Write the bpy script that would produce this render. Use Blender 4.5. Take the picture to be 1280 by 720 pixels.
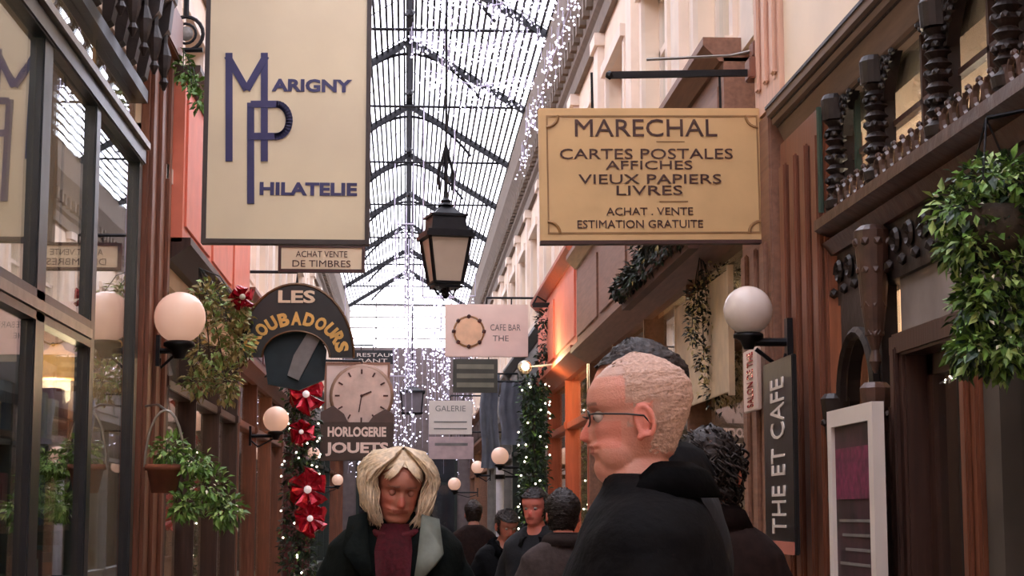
import bpy, bmesh, math, random
from mathutils import Vector, Matrix, Euler, noise
R = math.radians; PI = math.pi
random.seed(7)
for o in list(bpy.data.objects): bpy.data.objects.remove(o)
S = bpy.context.scene; COL = S.collection

# ------------------------------------------------------------------ camera, sky, exposure
F = 2200.0; EYE = 1.5
PITCH = math.atan(280/F); YAW = math.atan(132/F*math.cos(PITCH))
cd = bpy.data.cameras.new('camera'); cam = bpy.data.objects.new('camera', cd); COL.objects.link(cam)
cam.location = (0, 0, EYE); cam.rotation_euler = (PI/2+PITCH, 0, -YAW)
cd.sensor_width = 36; cd.lens = 36*F/1280; cd.clip_start = .05; cd.clip_end = 300
S.camera = cam
S.view_settings.view_transform = 'Standard'; S.view_settings.look = 'None'
S.view_settings.gamma = 1; S.view_settings.exposure = 0.3
S.view_settings.use_curve_mapping = False
w = bpy.data.worlds.new('sky'); S.world = w; w.use_nodes = True
nt = w.node_tree; bg = nt.nodes['Background']; tc = nt.nodes.new('ShaderNodeTexCoord')
ns = nt.nodes.new('ShaderNodeTexNoise'); ns.inputs['Scale'].default_value = 2.5
cr = nt.nodes.new('ShaderNodeValToRGB'); cr.color_ramp.elements[0].color = (.80, .80, .93, 1); cr.color_ramp.elements[1].color = (1, .97, 1, 1)
nt.links.new(tc.outputs['Generated'], ns.inputs['Vector']); nt.links.new(ns.outputs['Fac'], cr.inputs['Fac'])
nt.links.new(cr.outputs['Color'], bg.inputs['Color']); bg.inputs['Strength'].default_value = 6.6

CM = cam.rotation_euler.to_matrix()
def ray(px, py): return CM @ Vector((px-640, -(py-360), -F))
def at(px, py, Y):
    d = ray(px, py); return Vector((0, 0, EYE)) + d*(Y/d.y)
def atx(px, py, X):
    d = ray(px, py); return Vector((0, 0, EYE)) + d*(X/d.x)

# ------------------------------------------------------------------ materials
def lin(c): return tuple(((v/255)/12.92 if v/255 <= .04045 else ((v/255+.055)/1.055)**2.4) for v in c)
MATS = {}
def mat(name, c, rough=.6, metal=0, var=.18, scale=6, bump=.15, grain=None, emit=0, ecol=None, spec=.5, sheen=0):
    if name in MATS: return MATS[name]
    m = bpy.data.materials.new(name); m.use_nodes = True; nt = m.node_tree; b = nt.nodes['Principled BSDF']
    c = lin(c); tc = nt.nodes.new('ShaderNodeTexCoord'); n = nt.nodes.new('ShaderNodeTexNoise')
    n.inputs['Scale'].default_value = scale; n.inputs['Detail'].default_value = 5
    mp = nt.nodes.new('ShaderNodeMapping')
    if grain == 'z': mp.inputs['Scale'].default_value = (6, 6, .5)
    if grain == 'y': mp.inputs['Scale'].default_value = (6, .5, 6)
    nt.links.new(tc.outputs['Object'], mp.inputs['Vector']); nt.links.new(mp.outputs['Vector'], n.inputs['Vector'])
    r = nt.nodes.new('ShaderNodeValToRGB'); r.color_ramp.elements[0].position = .3; r.color_ramp.elements[1].position = .7
    r.color_ramp.elements[0].color = tuple(v*(1-var) for v in c)+(1,); r.color_ramp.elements[1].color = tuple(min(1, v*(1+var)) for v in c)+(1,)
    nt.links.new(n.outputs['Fac'], r.inputs['Fac']); nt.links.new(r.outputs['Color'], b.inputs['Base Color'])
    b.inputs['Roughness'].default_value = rough; b.inputs['Metallic'].default_value = metal
    b.inputs['Specular IOR Level'].default_value = spec
    if sheen: b.inputs['Sheen Weight'].default_value = sheen
    if bump:
        bp = nt.nodes.new('ShaderNodeBump'); bp.inputs['Strength'].default_value = bump; bp.inputs['Distance'].default_value = .01
        nt.links.new(n.outputs['Fac'], bp.inputs['Height']); nt.links.new(bp.outputs['Normal'], b.inputs['Normal'])
    if emit:
        b.inputs['Emission Color'].default_value = (lin(ecol) if ecol else c)+(1,); b.inputs['Emission Strength'].default_value = emit
    MATS[name] = m; return m
def glassmat(name, ior=1.5, tint=(235, 240, 240), rough=0.0, gl=(1, 1, 1), refl=.9):
    m = bpy.data.materials.new(name); m.use_nodes = True; nt = m.node_tree
    for n in list(nt.nodes):
        if n.type != 'OUTPUT_MATERIAL': nt.nodes.remove(n)
    out = [n for n in nt.nodes][0]
    t = nt.nodes.new('ShaderNodeBsdfTransparent'); t.inputs['Color'].default_value = lin(tint)+(1,)
    g = nt.nodes.new('ShaderNodeBsdfGlossy'); g.inputs['Roughness'].default_value = rough; g.inputs['Color'].default_value = gl+(1,)
    lw = nt.nodes.new('ShaderNodeLayerWeight'); lw.inputs['Blend'].default_value = .5; f0 = ((ior-1)/(ior+1))**2
    pw = nt.nodes.new('ShaderNodeMath'); pw.operation = 'POWER'; pw.inputs[1].default_value = 4.0; nt.links.new(lw.outputs['Facing'], pw.inputs[0])
    fr = nt.nodes.new('ShaderNodeMath'); fr.operation = 'MULTIPLY_ADD'; fr.inputs[1].default_value = refl; fr.inputs[2].default_value = f0; nt.links.new(pw.outputs[0], fr.inputs[0])
    nz = nt.nodes.new('ShaderNodeTexNoise'); nz.inputs['Scale'].default_value = 1.3; bp = nt.nodes.new('ShaderNodeBump'); bp.inputs['Strength'].default_value = .04; bp.inputs['Distance'].default_value = .02
    nt.links.new(nz.outputs['Fac'], bp.inputs['Height']); nt.links.new(bp.outputs['Normal'], g.inputs['Normal'])
    mx = nt.nodes.new('ShaderNodeMixShader'); nt.links.new(fr.outputs[0], mx.inputs['Fac'])
    nt.links.new(t.outputs[0], mx.inputs[1]); nt.links.new(g.outputs[0], mx.inputs[2]); nt.links.new(mx.outputs[0], out.inputs['Surface'])
    MATS[name] = m; return m
def vcolmat(name, rough=.5, bump=.2, scale=300, sss=0):
    m = bpy.data.materials.new(name); m.use_nodes = True; nt = m.node_tree; b = nt.nodes['Principled BSDF']
    a = nt.nodes.new('ShaderNodeVertexColor'); a.layer_name = 'tone'
    n = nt.nodes.new('ShaderNodeTexNoise'); n.inputs['Scale'].default_value = scale
    tc = nt.nodes.new('ShaderNodeTexCoord'); nt.links.new(tc.outputs['Object'], n.inputs['Vector'])
    bp = nt.nodes.new('ShaderNodeBump'); bp.inputs['Strength'].default_value = bump; bp.inputs['Distance'].default_value = .003
    nt.links.new(n.outputs['Fac'], bp.inputs['Height']); nt.links.new(bp.outputs['Normal'], b.inputs['Normal'])
    nt.links.new(a.outputs['Color'], b.inputs['Base Color']); b.inputs['Roughness'].default_value = rough
    b.inputs['Subsurface Weight'].default_value = sss; b.inputs['Subsurface Scale'].default_value = .01
    MATS[name] = m; return m

plaster = mat('plaster_cream', (238, 216, 194), .8, scale=3, var=.06)
plaster_w = mat('plaster_white', (236, 218, 202), .8, scale=4, var=.08)
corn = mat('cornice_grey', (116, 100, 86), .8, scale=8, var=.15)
iron = mat('dark_iron', (28, 27, 30), .45, .6, scale=20)
black = mat('black_paint', (17, 18, 22), .35, scale=10)
bluegreen = mat('window_frame_paint', (22, 28, 34), .3, scale=10)
steel = mat('worn_grey_metal', (150, 145, 138), .35, .7, scale=12)
oak = mat('orange_oak', (120, 70, 48), .45, grain='z', scale=8, var=.3)
oakd = mat('dark_oak', (62, 38, 29), .45, grain='z', scale=8, var=.3)
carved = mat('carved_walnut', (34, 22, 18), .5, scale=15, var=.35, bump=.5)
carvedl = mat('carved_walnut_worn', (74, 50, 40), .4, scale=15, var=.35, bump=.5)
beigew = mat('beige_brown_wood', (136, 96, 76), .55, grain='y', scale=7, var=.2)
beiged = mat('olive_brown_wood', (112, 88, 62), .55, grain='y', scale=7, var=.25)
salmon = mat('salmon_paint', (232, 128, 100), .5, scale=5, var=.08)
salmond = mat('salmon_dusty', (190, 112, 96), .55, scale=5, var=.12)
rust = mat('rust_orange_wood', (166, 80, 50), .5, grain='z', scale=8, var=.2)
dgreen = mat('bottle_green_paint', (26, 40, 36), .4, scale=9)
maroon = mat('maroon_paint', (84, 30, 30), .4, scale=9)
greyp = mat('grey_paint', (120, 116, 112), .5, scale=9)
creamsign = mat('cream_enamel', (222, 202, 168), .35, scale=2.5, var=.04, bump=.02)
ochresign = mat('ochre_enamel', (214, 176, 124), .4, scale=5, var=.08, bump=.03)
ochred = mat('ochre_border', (150, 112, 70), .5)
purple = mat('violet_blue_paint', (44, 38, 88), .4, bump=0)
inkb = mat('dark_brown_ink', (66, 34, 28), .5, bump=0)
gold = mat('gold_lettering', (214, 170, 92), .35, .3, bump=0)
offwhite = mat('off_white_paint', (226, 214, 204), .5, scale=4, var=.05)
pinkw = mat('pinkish_white_enamel', (228, 204, 192), .45, scale=4, var=.06)
globe = mat('opal_globe_glass', (232, 200, 182), .25, var=.03, bump=0, emit=.3, ecol=(255, 196, 168))
globe_off = mat('opal_globe_unlit', (222, 206, 196), .25, var=.03, bump=0, emit=.03, ecol=(255, 225, 205))
lampw = mat('warm_bulb', (255, 220, 150), .4, bump=0, emit=45, ecol=(255, 196, 120))
beadl = mat('light_bead', (235, 230, 255), .4, bump=0, emit=3.0, ecol=(232, 226, 255))
beadd = mat('clear_wire', (176, 168, 186), .4, bump=0)
beadw = mat('warm_bead', (255, 240, 220), .4, bump=0, emit=5.0, ecol=(255, 240, 215))
leafg = mat('leaf_green', (92, 128, 52), .5, scale=14, var=.5, bump=0)
leafl = mat('leaf_pale_green', (150, 176, 100), .5, scale=14, var=.4, bump=0)
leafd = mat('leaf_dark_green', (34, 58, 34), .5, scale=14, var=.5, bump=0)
leafy = mat('leaf_dry_yellow', (176, 158, 104), .6, scale=14, var=.4, bump=0)
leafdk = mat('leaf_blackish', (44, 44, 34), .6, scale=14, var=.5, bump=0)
blossom = mat('white_blossom', (226, 226, 204), .6, var=.05, bump=0)
redfoil = mat('red_foil', (176, 20, 42), .25, .4, scale=30, var=.4, bump=.5)
terra = mat('terracotta', (120, 66, 46), .8, scale=12)
shopwall = mat('shop_interior_wall', (150, 112, 80), .7, scale=3)
shopgreen = mat('shop_interior_panel', (158, 150, 112), .7, scale=3)
curtain = mat('dark_teal_cloth', (26, 40, 44), .8, scale=9, sheen=.3)
pane = glassmat('window_glass', 1.85)
pane2 = glassmat('clear_window_glass', 1.35)
roofglass = glassmat('roof_glass', 1.2, (250, 250, 253), .05, refl=.08)
frost = mat('frosted_lantern_glass', (176, 156, 138), .3, var=.06, bump=0, emit=.05, ecol=(255, 220, 190))

# ------------------------------------------------------------------ mesh builder
class MB:
    def __init__(s): s.bm = bmesh.new()
    def mm(s, a, b, bev=0):
        r = bmesh.ops.create_cube(s.bm, size=1)['verts']
        c = [(a[i]+b[i])/2 for i in range(3)]; d = [abs(b[i]-a[i]) for i in range(3)]
        for v in r: v.co = Vector((v.co.x*d[0]+c[0], v.co.y*d[1]+c[1], v.co.z*d[2]+c[2]))
        if bev:
            es = list({e for v in r for e in v.link_edges}); bmesh.ops.bevel(s.bm, geom=es, offset=bev, segments=2, affect='EDGES')
        return s
    def bar(s, a, b, w, h=None, up=(0, 0, 1)):
        a = Vector(a); b = Vector(b); h = h or w; d = (b-a); L = d.length; d.normalize(); u = Vector(up)
        if abs(d.dot(u)) > .98: u = Vector((0, 1, 0))
        x = d.cross(u).normalized(); z = x.cross(d)
        r = bmesh.ops.create_cube(s.bm, size=1)['verts']; c = (a+b)/2
        for v in r: v.co = c + x*(v.co.x*w) + d*(v.co.y*L) + z*(v.co.z*h)
        return s
    def tube(s, pts, r, seg=6, closed=False, caps=True):
        pts = [Vector(p) for p in pts]; n = len(pts); rings = []; rr = r if isinstance(r, (list, tuple)) else [r]*n; pu = None
        for i, p in enumerate(pts):
            d = (pts[(i+1) % n]-pts[i-1]) if closed else (pts[min(i+1, n-1)]-pts[max(i-1, 0)])
            d = d.normalized() if d.length > 1e-9 else Vector((0, 0, 1))
            if pu is None:
                u = Vector((0, 0, 1)) if abs(d.z) < .9 else Vector((0, 1, 0)); pu = d.cross(u).normalized()
            x = (pu-d*pu.dot(d)).normalized(); pu = x; y = d.cross(x)
            rings.append([s.bm.verts.new(p+x*math.cos(2*PI*k/seg)*rr[i]+y*math.sin(2*PI*k/seg)*rr[i]) for k in range(seg)])
        for i in range(n if closed else n-1):
            a, b = rings[i], rings[(i+1) % n]
            for k in range(seg):
                try: s.bm.faces.new((a[k], a[(k+1) % seg], b[(k+1) % seg], b[k]))
                except ValueError: pass
        if caps and not closed:
            for q in (rings[0][::-1], rings[-1]):
                try: s.bm.faces.new(q)
                except ValueError: pass
        return s
    def lathe(s, prof, c=(0, 0, 0), seg=20, ax='z'):
        c = Vector(c); rings = []
        for r, h in prof:
            ring = []
            for k in range(seg):
                a = 2*PI*k/seg; p = (r*math.cos(a), r*math.sin(a), h)
                if ax == 'x': p = (h, p[0], p[1])
                if ax == 'y': p = (p[0], h, p[1])
                ring.append(s.bm.verts.new(c+Vector(p)))
            rings.append(ring)
        for a, b in zip(rings, rings[1:]):
            for k in range(seg): s.bm.faces.new((a[k], a[(k+1) % seg], b[(k+1) % seg], b[k]))
        s.bm.faces.new(rings[0][::-1]); s.bm.faces.new(rings[-1]); return s
    def ball(s, c, r, sub=2, sc=(1, 1, 1)):
        v = bmesh.ops.create_icosphere(s.bm, subdivisions=sub, radius=r)['verts']
        for q in v: q.co = Vector((q.co.x*sc[0], q.co.y*sc[1], q.co.z*sc[2]))+Vector(c)
        return s
    def sphere(s, c, r, u=24, v=16):
        q = bmesh.ops.create_uvsphere(s.bm, u_segments=u, v_segments=v, radius=r)['verts']
        for k in q: k.co += Vector(c)
        return s
    def prism(s, pts, ax, lo, hi):
        def P(a, b, h): return {'x': (h, a, b), 'y': (a, h, b), 'z': (a, b, h)}[ax]
        A = [s.bm.verts.new(P(a, b, lo)) for a, b in pts]; B = [s.bm.verts.new(P(a, b, hi)) for a, b in pts]
        s.bm.faces.new(A[::-1]); s.bm.faces.new(B); n = len(A)
        for i in range(n): s.bm.faces.new((A[i], A[(i+1) % n], B[(i+1) % n], B[i]))
        return s
    def leaf(s, p, d, up, L, W):
        d = d.normalized(); x = d.cross(up)
        if x.length < 1e-3: x = Vector((1, 0, 0))
        x.normalize(); n = x.cross(d)
        a = s.bm.verts.new(p); b = s.bm.verts.new(p+d*L*.5+x*W*.5+n*L*.08); c = s.bm.verts.new(p+d*L-n*L*.15); e = s.bm.verts.new(p+d*L*.5-x*W*.5+n*L*.08); m = s.bm.verts.new(p+d*L*.5)
        for f in ((a, b, m), (b, c, m), (c, e, m), (e, a, m)): s.bm.faces.new(f)
    def jit(s, amp, sc):
        for v in s.bm.verts: v.co += noise.noise_vector(v.co*sc)*amp
        return s
    def build(s, name, m, parent=None, smooth=False, origin=None):
        s.bm.normal_update()
        if s.bm.faces and not getattr(s, 'open', False): bmesh.ops.recalc_face_normals(s.bm, faces=s.bm.faces)
        me = bpy.data.meshes.new(name); 
        if origin is not None:
            for v in s.bm.verts: v.co -= Vector(origin)
        s.bm.to_mesh(me); s.bm.free()
        ms = m if isinstance(m, list) else [m]
        for q in ms: me.materials.append(q)
        if smooth: me.polygons.foreach_set('use_smooth', [True]*len(me.polygons))
        o = bpy.data.objects.new(name, me); COL.objects.link(o)
        if origin is not None: o.location = origin
        if parent: o.parent = parent
        return o
def tag(o, label=None, cat=None, group=None, kind=None):
    if label: o['label'] = label
    if cat: o['category'] = cat
    if group: o['group'] = group
    if kind: o['kind'] = kind
    return o
def thing(name, label, cat, loc=(0, 0, 0), rz=0, group=None):
    o = bpy.data.objects.new(name, None); COL.objects.link(o); o.location = loc; o.rotation_euler = (0, 0, rz); o.empty_display_size = .1
    return tag(o, label, cat, group)
def struct(name, mb, m, label=None, **k):
    o = mb.build(name, m, **k); o['kind'] = 'structure'
    if label: o['label'] = label
    return o
def sthing(name, loc=(0, 0, 0)):
    o = bpy.data.objects.new(name, None); COL.objects.link(o); o.location = loc; o['kind'] = 'structure'; return o
def text(parent, body, size, m, loc, rot=(PI/2, 0, 0), sx=1, fat=0, ext=.002, name='lettering', width=None, align='CENTER', height=None):
    c = bpy.data.curves.new('t', 'FONT'); c.body = body; c.size = size; c.align_x = align; c.extrude = ext; c.offset = fat; c.resolution_u = 3
    o = bpy.data.objects.new('t', c); COL.objects.link(o)
    bpy.context.view_layer.update(); dg = bpy.context.evaluated_depsgraph_get()
    me = bpy.data.meshes.new_from_object(o.evaluated_get(dg)); bpy.data.objects.remove(o)
    xs = [v.co.x for v in me.vertices]; ys = [v.co.y for v in me.vertices]
    kx = sx; ky = 1
    if width: kx = width/(max(xs)-min(xs))
    if height: ky = height/(max(ys)-min(ys))
    mid = (max(xs)+min(xs))/2 if align == 'CENTER' else min(xs); bot = min(ys)
    E = rot if isinstance(rot, Matrix) else Euler(rot).to_matrix()
    for v in me.vertices: v.co = E @ Vector(((v.co.x-mid)*kx, (v.co.y-(bot if height else 0))*ky, v.co.z)) + Vector(loc)
    me.materials.clear(); me.materials.append(m)
    q = bpy.data.objects.new(name, me); COL.objects.link(q); q.parent = parent; return q

HW = 1.7     # half width of the arcade
SH = 3.3     # back walls of the shops
END = 46.0; BACK = -6.0

# ------------------------------------------------------------------ structure: floor, walls, roof
fm = mat('floor_tiles', (120, 104, 88), .35, scale=4, var=.2)
struct('floor', MB().mm((-SH-.2, BACK, -.2), (SH+.2, END+.4, 0)), fm)
shopsL = [(4.2, 11.0), (12.1, 17.3), (17.3, 23.6), (23.6, 30.5), (30.5, 38), (38, END)]
shopsR = [(4.0, 7.84), (8.35, 15.9), (15.9, 20.6), (20.6, 27.5), (27.5, 36), (36, END)]
# lower walls: solid near the camera, party walls between shops
for side, shops, nm in ((-1, shopsL, 'left'), (1, shopsR, 'right')):
    m = MB(); X0, X1 = side*HW, side*SH
    m.mm((X0, BACK, 0), (X1, shops[0][0]-.06, 4.15 if side < 0 else 3.0))
    m.mm((X1, BACK, 0), (side*(SH+.2), END, 6.7))
    for (a, b), (c, d) in zip(shops, shops[1:]):
        m.mm((X0+side*.08, b-.06, 0), (X1, max(c, b)+.06, 3.1))
    if side < 0: m.mm((X0, 11.06, 0), (X1, 12.04, 4.6))
    # ceiling over the shops, upper wall
    m.mm((X0+side*.05, 11.06 if side < 0 else BACK, 3.0), (X1, END, 3.1))
    if side < 0: m.mm((X0+side*.05, BACK, 4.15), (X1, 11.06, 4.25))
    wins = []
    y = 8.9 if side > 0 else 12.9
    while y < END-2: wins.append((y, y+1.15)); y += 2.28
    z0, z1 = 3.95, 5.2
    zb = 3.1
    A, B = X0, X0+side*.25
    m.mm((A, BACK if side > 0 else 11.06, zb), (B, END, z0)); m.mm((A, BACK, z1), (B, END, 6.7))
    if side < 0: m.mm((A, BACK, 4.25), (B, wins[0][0], z1))
    else: m.mm((A, BACK, z0), (B, wins[0][0], z1))
    for (a, b), (c, d) in zip(wins, wins[1:]): m.mm((A, b, z0), (B, c, z1))
    m.mm((A, wins[-1][1], z0), (B, END, z1))
    struct('wall_'+nm, m, plaster)
    # pilasters, string courses and cornice mouldings on the upper wall
    m = MB()
    for (a, b) in wins:
        for yy in (a-.62, ): m.mm((A, yy-.16, 3.85), (A-side*.06, yy+.16, 5.55))
        for yy in (a-.62, ): m.mm((A, yy-.2, 5.55), (A-side*.09, yy+.2, 5.66)); 
    m.mm((A, wins[0][0]-1, 3.75), (A-side*.07, END, 3.85))
    struct('trim_%d' % (1 if side < 0 else 2), m, plaster_w)
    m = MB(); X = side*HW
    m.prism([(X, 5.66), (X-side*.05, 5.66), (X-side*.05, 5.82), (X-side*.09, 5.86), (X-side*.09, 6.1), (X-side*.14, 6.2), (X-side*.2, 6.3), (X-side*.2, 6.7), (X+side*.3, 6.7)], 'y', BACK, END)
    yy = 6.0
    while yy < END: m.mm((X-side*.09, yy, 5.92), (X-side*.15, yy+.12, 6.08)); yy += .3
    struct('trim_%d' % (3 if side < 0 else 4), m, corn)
    for i, (a, b) in enumerate(wins):
        wn = sthing('window_%d' % (len([o for o in bpy.data.objects if o.name.startswith('window_')])+2), (0, 0, 0))
        fr = MB(); t = .05; xa, xb = X+side*.1, X+side*.16
        for q in (a, (a+b)/2-t/2, b-t): fr.mm((xa, q, z0), (xb, q+t, z1))
        for q in (z0, z0+.8, z1-t): fr.mm((xa, a, q), (xb, b, q+t))
        fr.build('window_frame', plaster_w, wn)
        ar = MB()
        ar.mm((X, a-.1, z0-.06), (X-side*.07, b+.1, z0)); ar.mm((X, a-.1, z0), (X-side*.03, a, z1+.1)); ar.mm((X, b, z0), (X-side*.03, b+.1, z1+.1)); ar.mm((X, a-.12, z1), (X-side*.06, b+.12, z1+.1))
        ar.build('window_surround', plaster_w, wn)
        MB().mm((X+side*.12, a, z0), (X+side*.135, b, z1)).build('window_pane', pane2, wn)
        MB().mm((X+side*.5, a-.3, z0-.3), (X+side*.52, b+.3, z1+.2)).build('curtain', mat('net_curtain', (150, 140, 130), .8), wn)
# end walls
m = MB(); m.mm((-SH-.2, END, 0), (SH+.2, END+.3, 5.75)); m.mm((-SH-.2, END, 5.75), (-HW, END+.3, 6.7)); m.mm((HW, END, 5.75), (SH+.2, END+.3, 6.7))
struct('wall_far', m, mat('far_wall_dull_grey', (112, 100, 100), .8))  # one even dull grey over the whole end wall
dn = sthing('door_1', (0, END-.02, 0)); k = MB()
for x in (-1.3, -.45, .39, 1.24): k.mm((x, -.03, .01), (x+.07, .015, 3.0))
for z in (.5, 2.2, 2.95): k.mm((-1.3, -.025, z), (1.3, .015, z+.07))
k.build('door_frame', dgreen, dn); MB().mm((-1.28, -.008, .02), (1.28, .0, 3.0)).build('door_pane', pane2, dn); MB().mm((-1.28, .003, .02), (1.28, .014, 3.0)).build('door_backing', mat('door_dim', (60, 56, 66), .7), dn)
m = MB(); m.mm((-SH-.2, BACK-.3, 0), (SH+.2, BACK, 7.8)); struct('wall_behind', m, plaster)
# far glazed gable
RW, RE, RZ = 1.5, 6.7, 7.62
wg = sthing('window_1')
m = MB()
for z in (5.75, 6.0, 6.28, 6.56): m.mm((-HW, END+.1, z), (HW, END+.16, z+.035))
m.mm((-HW, END+.05, 6.86), (HW, END+.18, 6.93))
for x in (-HW+.02, -.85, 0, .85, HW-.06): m.mm((x, END+.1, 5.75), (x+.035, END+.16, 6.9 if abs(x) > 1 else 7.2))
m.build('window_frame', steel, wg)
MB().prism([(-HW, 5.75), (HW, 5.75), (HW, 6.7), (0, RZ), (-HW, 6.7)], 'y', END+.12, END+.13).build('window_pane', roofglass, wg)
# roof
YR0 = BACK
for side in (-1, 1):
    m = MB(); a = Vector((side*RW, 0, RE)); b = Vector((0, 0, RZ))
    N = 21
    for i in range(N+1):
        p = a.lerp(b, i/N); m.bar((p.x, YR0, p.z), (p.x, END, p.z), .03, .012)
    yy = YR0+.6
    while yy < END:
        m.bar((a.x, yy, a.z+.004), (b.x, yy, b.z+.004), .02, .008); yy += 1.84
    struct('ceiling', m, iron, 'dark glazing bars on the %s slope of the glass roof' % ('left' if side < 0 else 'right'))
    m = MB(); n = Vector((side*(RZ-RE), 0, RW)).normalized()*.02
    m.prism([(a.x+n.x, a.z+n.z), (b.x+n.x, b.z+n.z), (b.x+1.4*n.x, b.z+1.4*n.z), (a.x+1.4*n.x, a.z+1.4*n.z)], 'y', YR0, END)
    struct('ceiling', m, roofglass, 'glass panes on the %s slope of the roof' % ('left' if side < 0 else 'right'))
struct('ceiling', MB().mm((-.05, YR0, RZ-.02), (.05, END, RZ+.05)), iron, 'iron ridge beam of the glass roof')
# iron trusses, each a thing
YT = [22.4+3.68*k for k in range(-6, 7)]
ORD = ['first', 'second', 'third', 'fourth', 'fifth', 'sixth']
for k, y in enumerate(YT):
    if k < 5: continue
    t = thing('roof_truss', 'arched iron roof truss%s' % (' overhead, nearer than the hanging lantern' if y < 20 else ', last before the end window' if k == 12 else ', %s behind the hanging lantern' % ORD[k-6]), 'roof truss', (0, y, 6.7), 0, 'iron roof trusses')
    for s in (-1, 1): MB().bar((s*RW, 0, -.02), (0, 0, RZ-RE-.03), .06, .09).build('rafter', iron, t)
    m = MB(); pts = [(x_, 0, .72-.6*(x_/.93)**2) for x_ in [-.93+1.86*i/16 for i in range(17)]]
    m.tube(pts, .022, 5); m.bar((0, 0, .2), (0, 0, .95), .05); m.ball((0, 0, .2), .06, 1)
    m.build('arch_brace', iron, t)
    MB().tube([(-RW, 0, .02), (RW, 0, .02)], .018, 6).build('tie_rod', iron, t)

# ------------------------------------------------------------------ generic shopfront
def shopfront(side, y0, y1, wood, label, fz=None, fmat=None, n=3, zt=2.35, base=.55, fasc_parts=True, sill=None, proj=.1, top=2.95):
    X = side*HW; t = thing('shopfront', label, 'shopfront', (X, (y0+y1)/2, 0)); L = (y1-y0)/2-.02
    o = side
    for i in range(n+1):
        y = -L+2*L*i/n; y = max(-L+.06, min(L-.06, y)); wdt = .11 if i in (0, n) else .05
        m = MB(); m.mm((-o*.06, y-wdt/2, .012), (o*.08, y+wdt/2, top), .008); m.mm((-o*.075, y-wdt/2-.01, .012), (o*.08, y+wdt/2+.01, base), .008)
        m.mm((-o*.075, y-wdt/2-.012, zt), (o*.08, y+wdt/2+.012, zt+.08), .008)
        m.build('post', wood, t)
    m = MB(); m.mm((-o*.03, -L, .012), (o*.06, L, base-.04)); m.mm((-o*.055, -L, base-.04), (o*.08, L, base))
    for i in range(n):
        a = -L+2*L*i/n+.16; b = -L+2*L*(i+1)/n-.16; m.mm((-o*.045, a, .14), (-o*.02, b, base-.12), .006)
    m.build('base_panel', sill or wood, t)
    MB().mm((-o*.045, -L, zt), (o*.06, L, zt+.07), .006).build('transom_rail', wood, t)
    for i in range(n):
        a = -L+2*L*i/n+.02; b = -L+2*L*(i+1)/n-.02
        MB().mm((o*.02, a, base), (o*.028, b, top)).build('window_pane', pane2, t)
    if fz:
        m = MB(); z0, z1 = fz
        m.mm((0, -L, z0), (-o*proj, L, z1)); 
        for i in range(n):
            a = -L+2*L*i/n+.1; b = -L+2*L*(i+1)/n-.1; m.mm((-o*proj, a, z0+.12), (-o*(proj+.015), b, z1-.12), .005)
        m.build('fascia', fmat or wood, t)
        m = MB(); m.prism([(0, z0-.12), (-o*.06, z0-.12), (-o*(proj+.06), z0-.02), (-o*(proj+.06), z0+.03), (0, z0+.03)], 'y', -L, L)
        m.prism([(0, z1-.02), (-o*(proj+.02), z1-.02), (-o*(proj+.1), z1+.06), (-o*(proj+.1), z1+.1), (0, z1+.1)], 'y', -L, L)
        m.build('cornice_moulding', wood, t)
    return t
def shoplamp(x, y, z, e=25, c=(1, .72, .42), size=.5):
    l = bpy.data.lights.new('shop_light', 'POINT'); l.energy = e; l.color = c; l.shadow_soft_size = .12
    o = bpy.data.objects.new('shop_light', l); COL.objects.link(o); o.location = (x, y, z); return o

# ------------------------------------------------------------------ near left: black framed glass shopfront
t = thing('shopfront', 'tall black-framed glass shopfront at the left edge, reflecting the hanging signs', 'shopfront', (-HW, 7.6, 0))
def loc(mb_name, m, par, smooth=False, mb=None):
    for v in mb.bm.verts: v.co -= par.location
    return mb.build(mb_name, m, par, smooth)
for y, wd in ((4.3, .12), (5.7, .1), (6.9, .1), (8.08, .2), (9.42, .13), (10.93, .13)):
    m = MB(); m.mm((-HW-.05, y-wd/2, .012), (-HW+.03, y+wd/2, 3.72), .008); loc('mullion', bluegreen, t, mb=m)
m = MB(); m.mm((-HW-.03, 4.24, 3.66), (-HW+.05, 11.0, 3.76), .01); loc('transom_rail', bluegreen, t, mb=m)
m = MB(); m.mm((-HW+.03, 4.24, 3.76), (-HW+.075, 11.0, 3.80)); loc('transom_trim', steel, t, mb=m)
m = MB(); m.mm((-HW-.03, 4.24, 2.36), (-HW+.03, 9.36, 2.40)); m.mm((-HW-.03, 4.24, 2.46), (-HW+.03, 9.36, 2.50)); loc('middle_rail', bluegreen, t, mb=m)
m = MB(); m.mm((-HW-.02, 4.24, 2.405), (-HW+.04, 9.36, 2.455)); loc('middle_rail_face', steel, t, mb=m)
m = MB(); m.mm((-HW-.05, 4.24, 4.06), (-HW+.05, 11.0, 4.14)); loc('top_rail', bluegreen, t, mb=m)
m = MB(); m.mm((-HW-.05, 4.24, .012), (-HW+.03, 11.0, .5)); loc('base_panel', bluegreen, t, mb=m)
ys = [4.36, 5.64, 5.76, 6.84, 6.96, 7.97, 8.19, 9.35, 9.49, 10.86]
for a, b in zip(ys[::2], ys[1::2]):
    m = MB(); m.mm((-HW-.012, a, .5), (-HW-.004, b, 3.66)); loc('window_pane', pane, t, mb=m)
    m = MB(); m.mm((-HW-.012, a, 3.76), (-HW-.004, b, 4.06)); loc('transom_pane', pane, t, mb=m)
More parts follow.
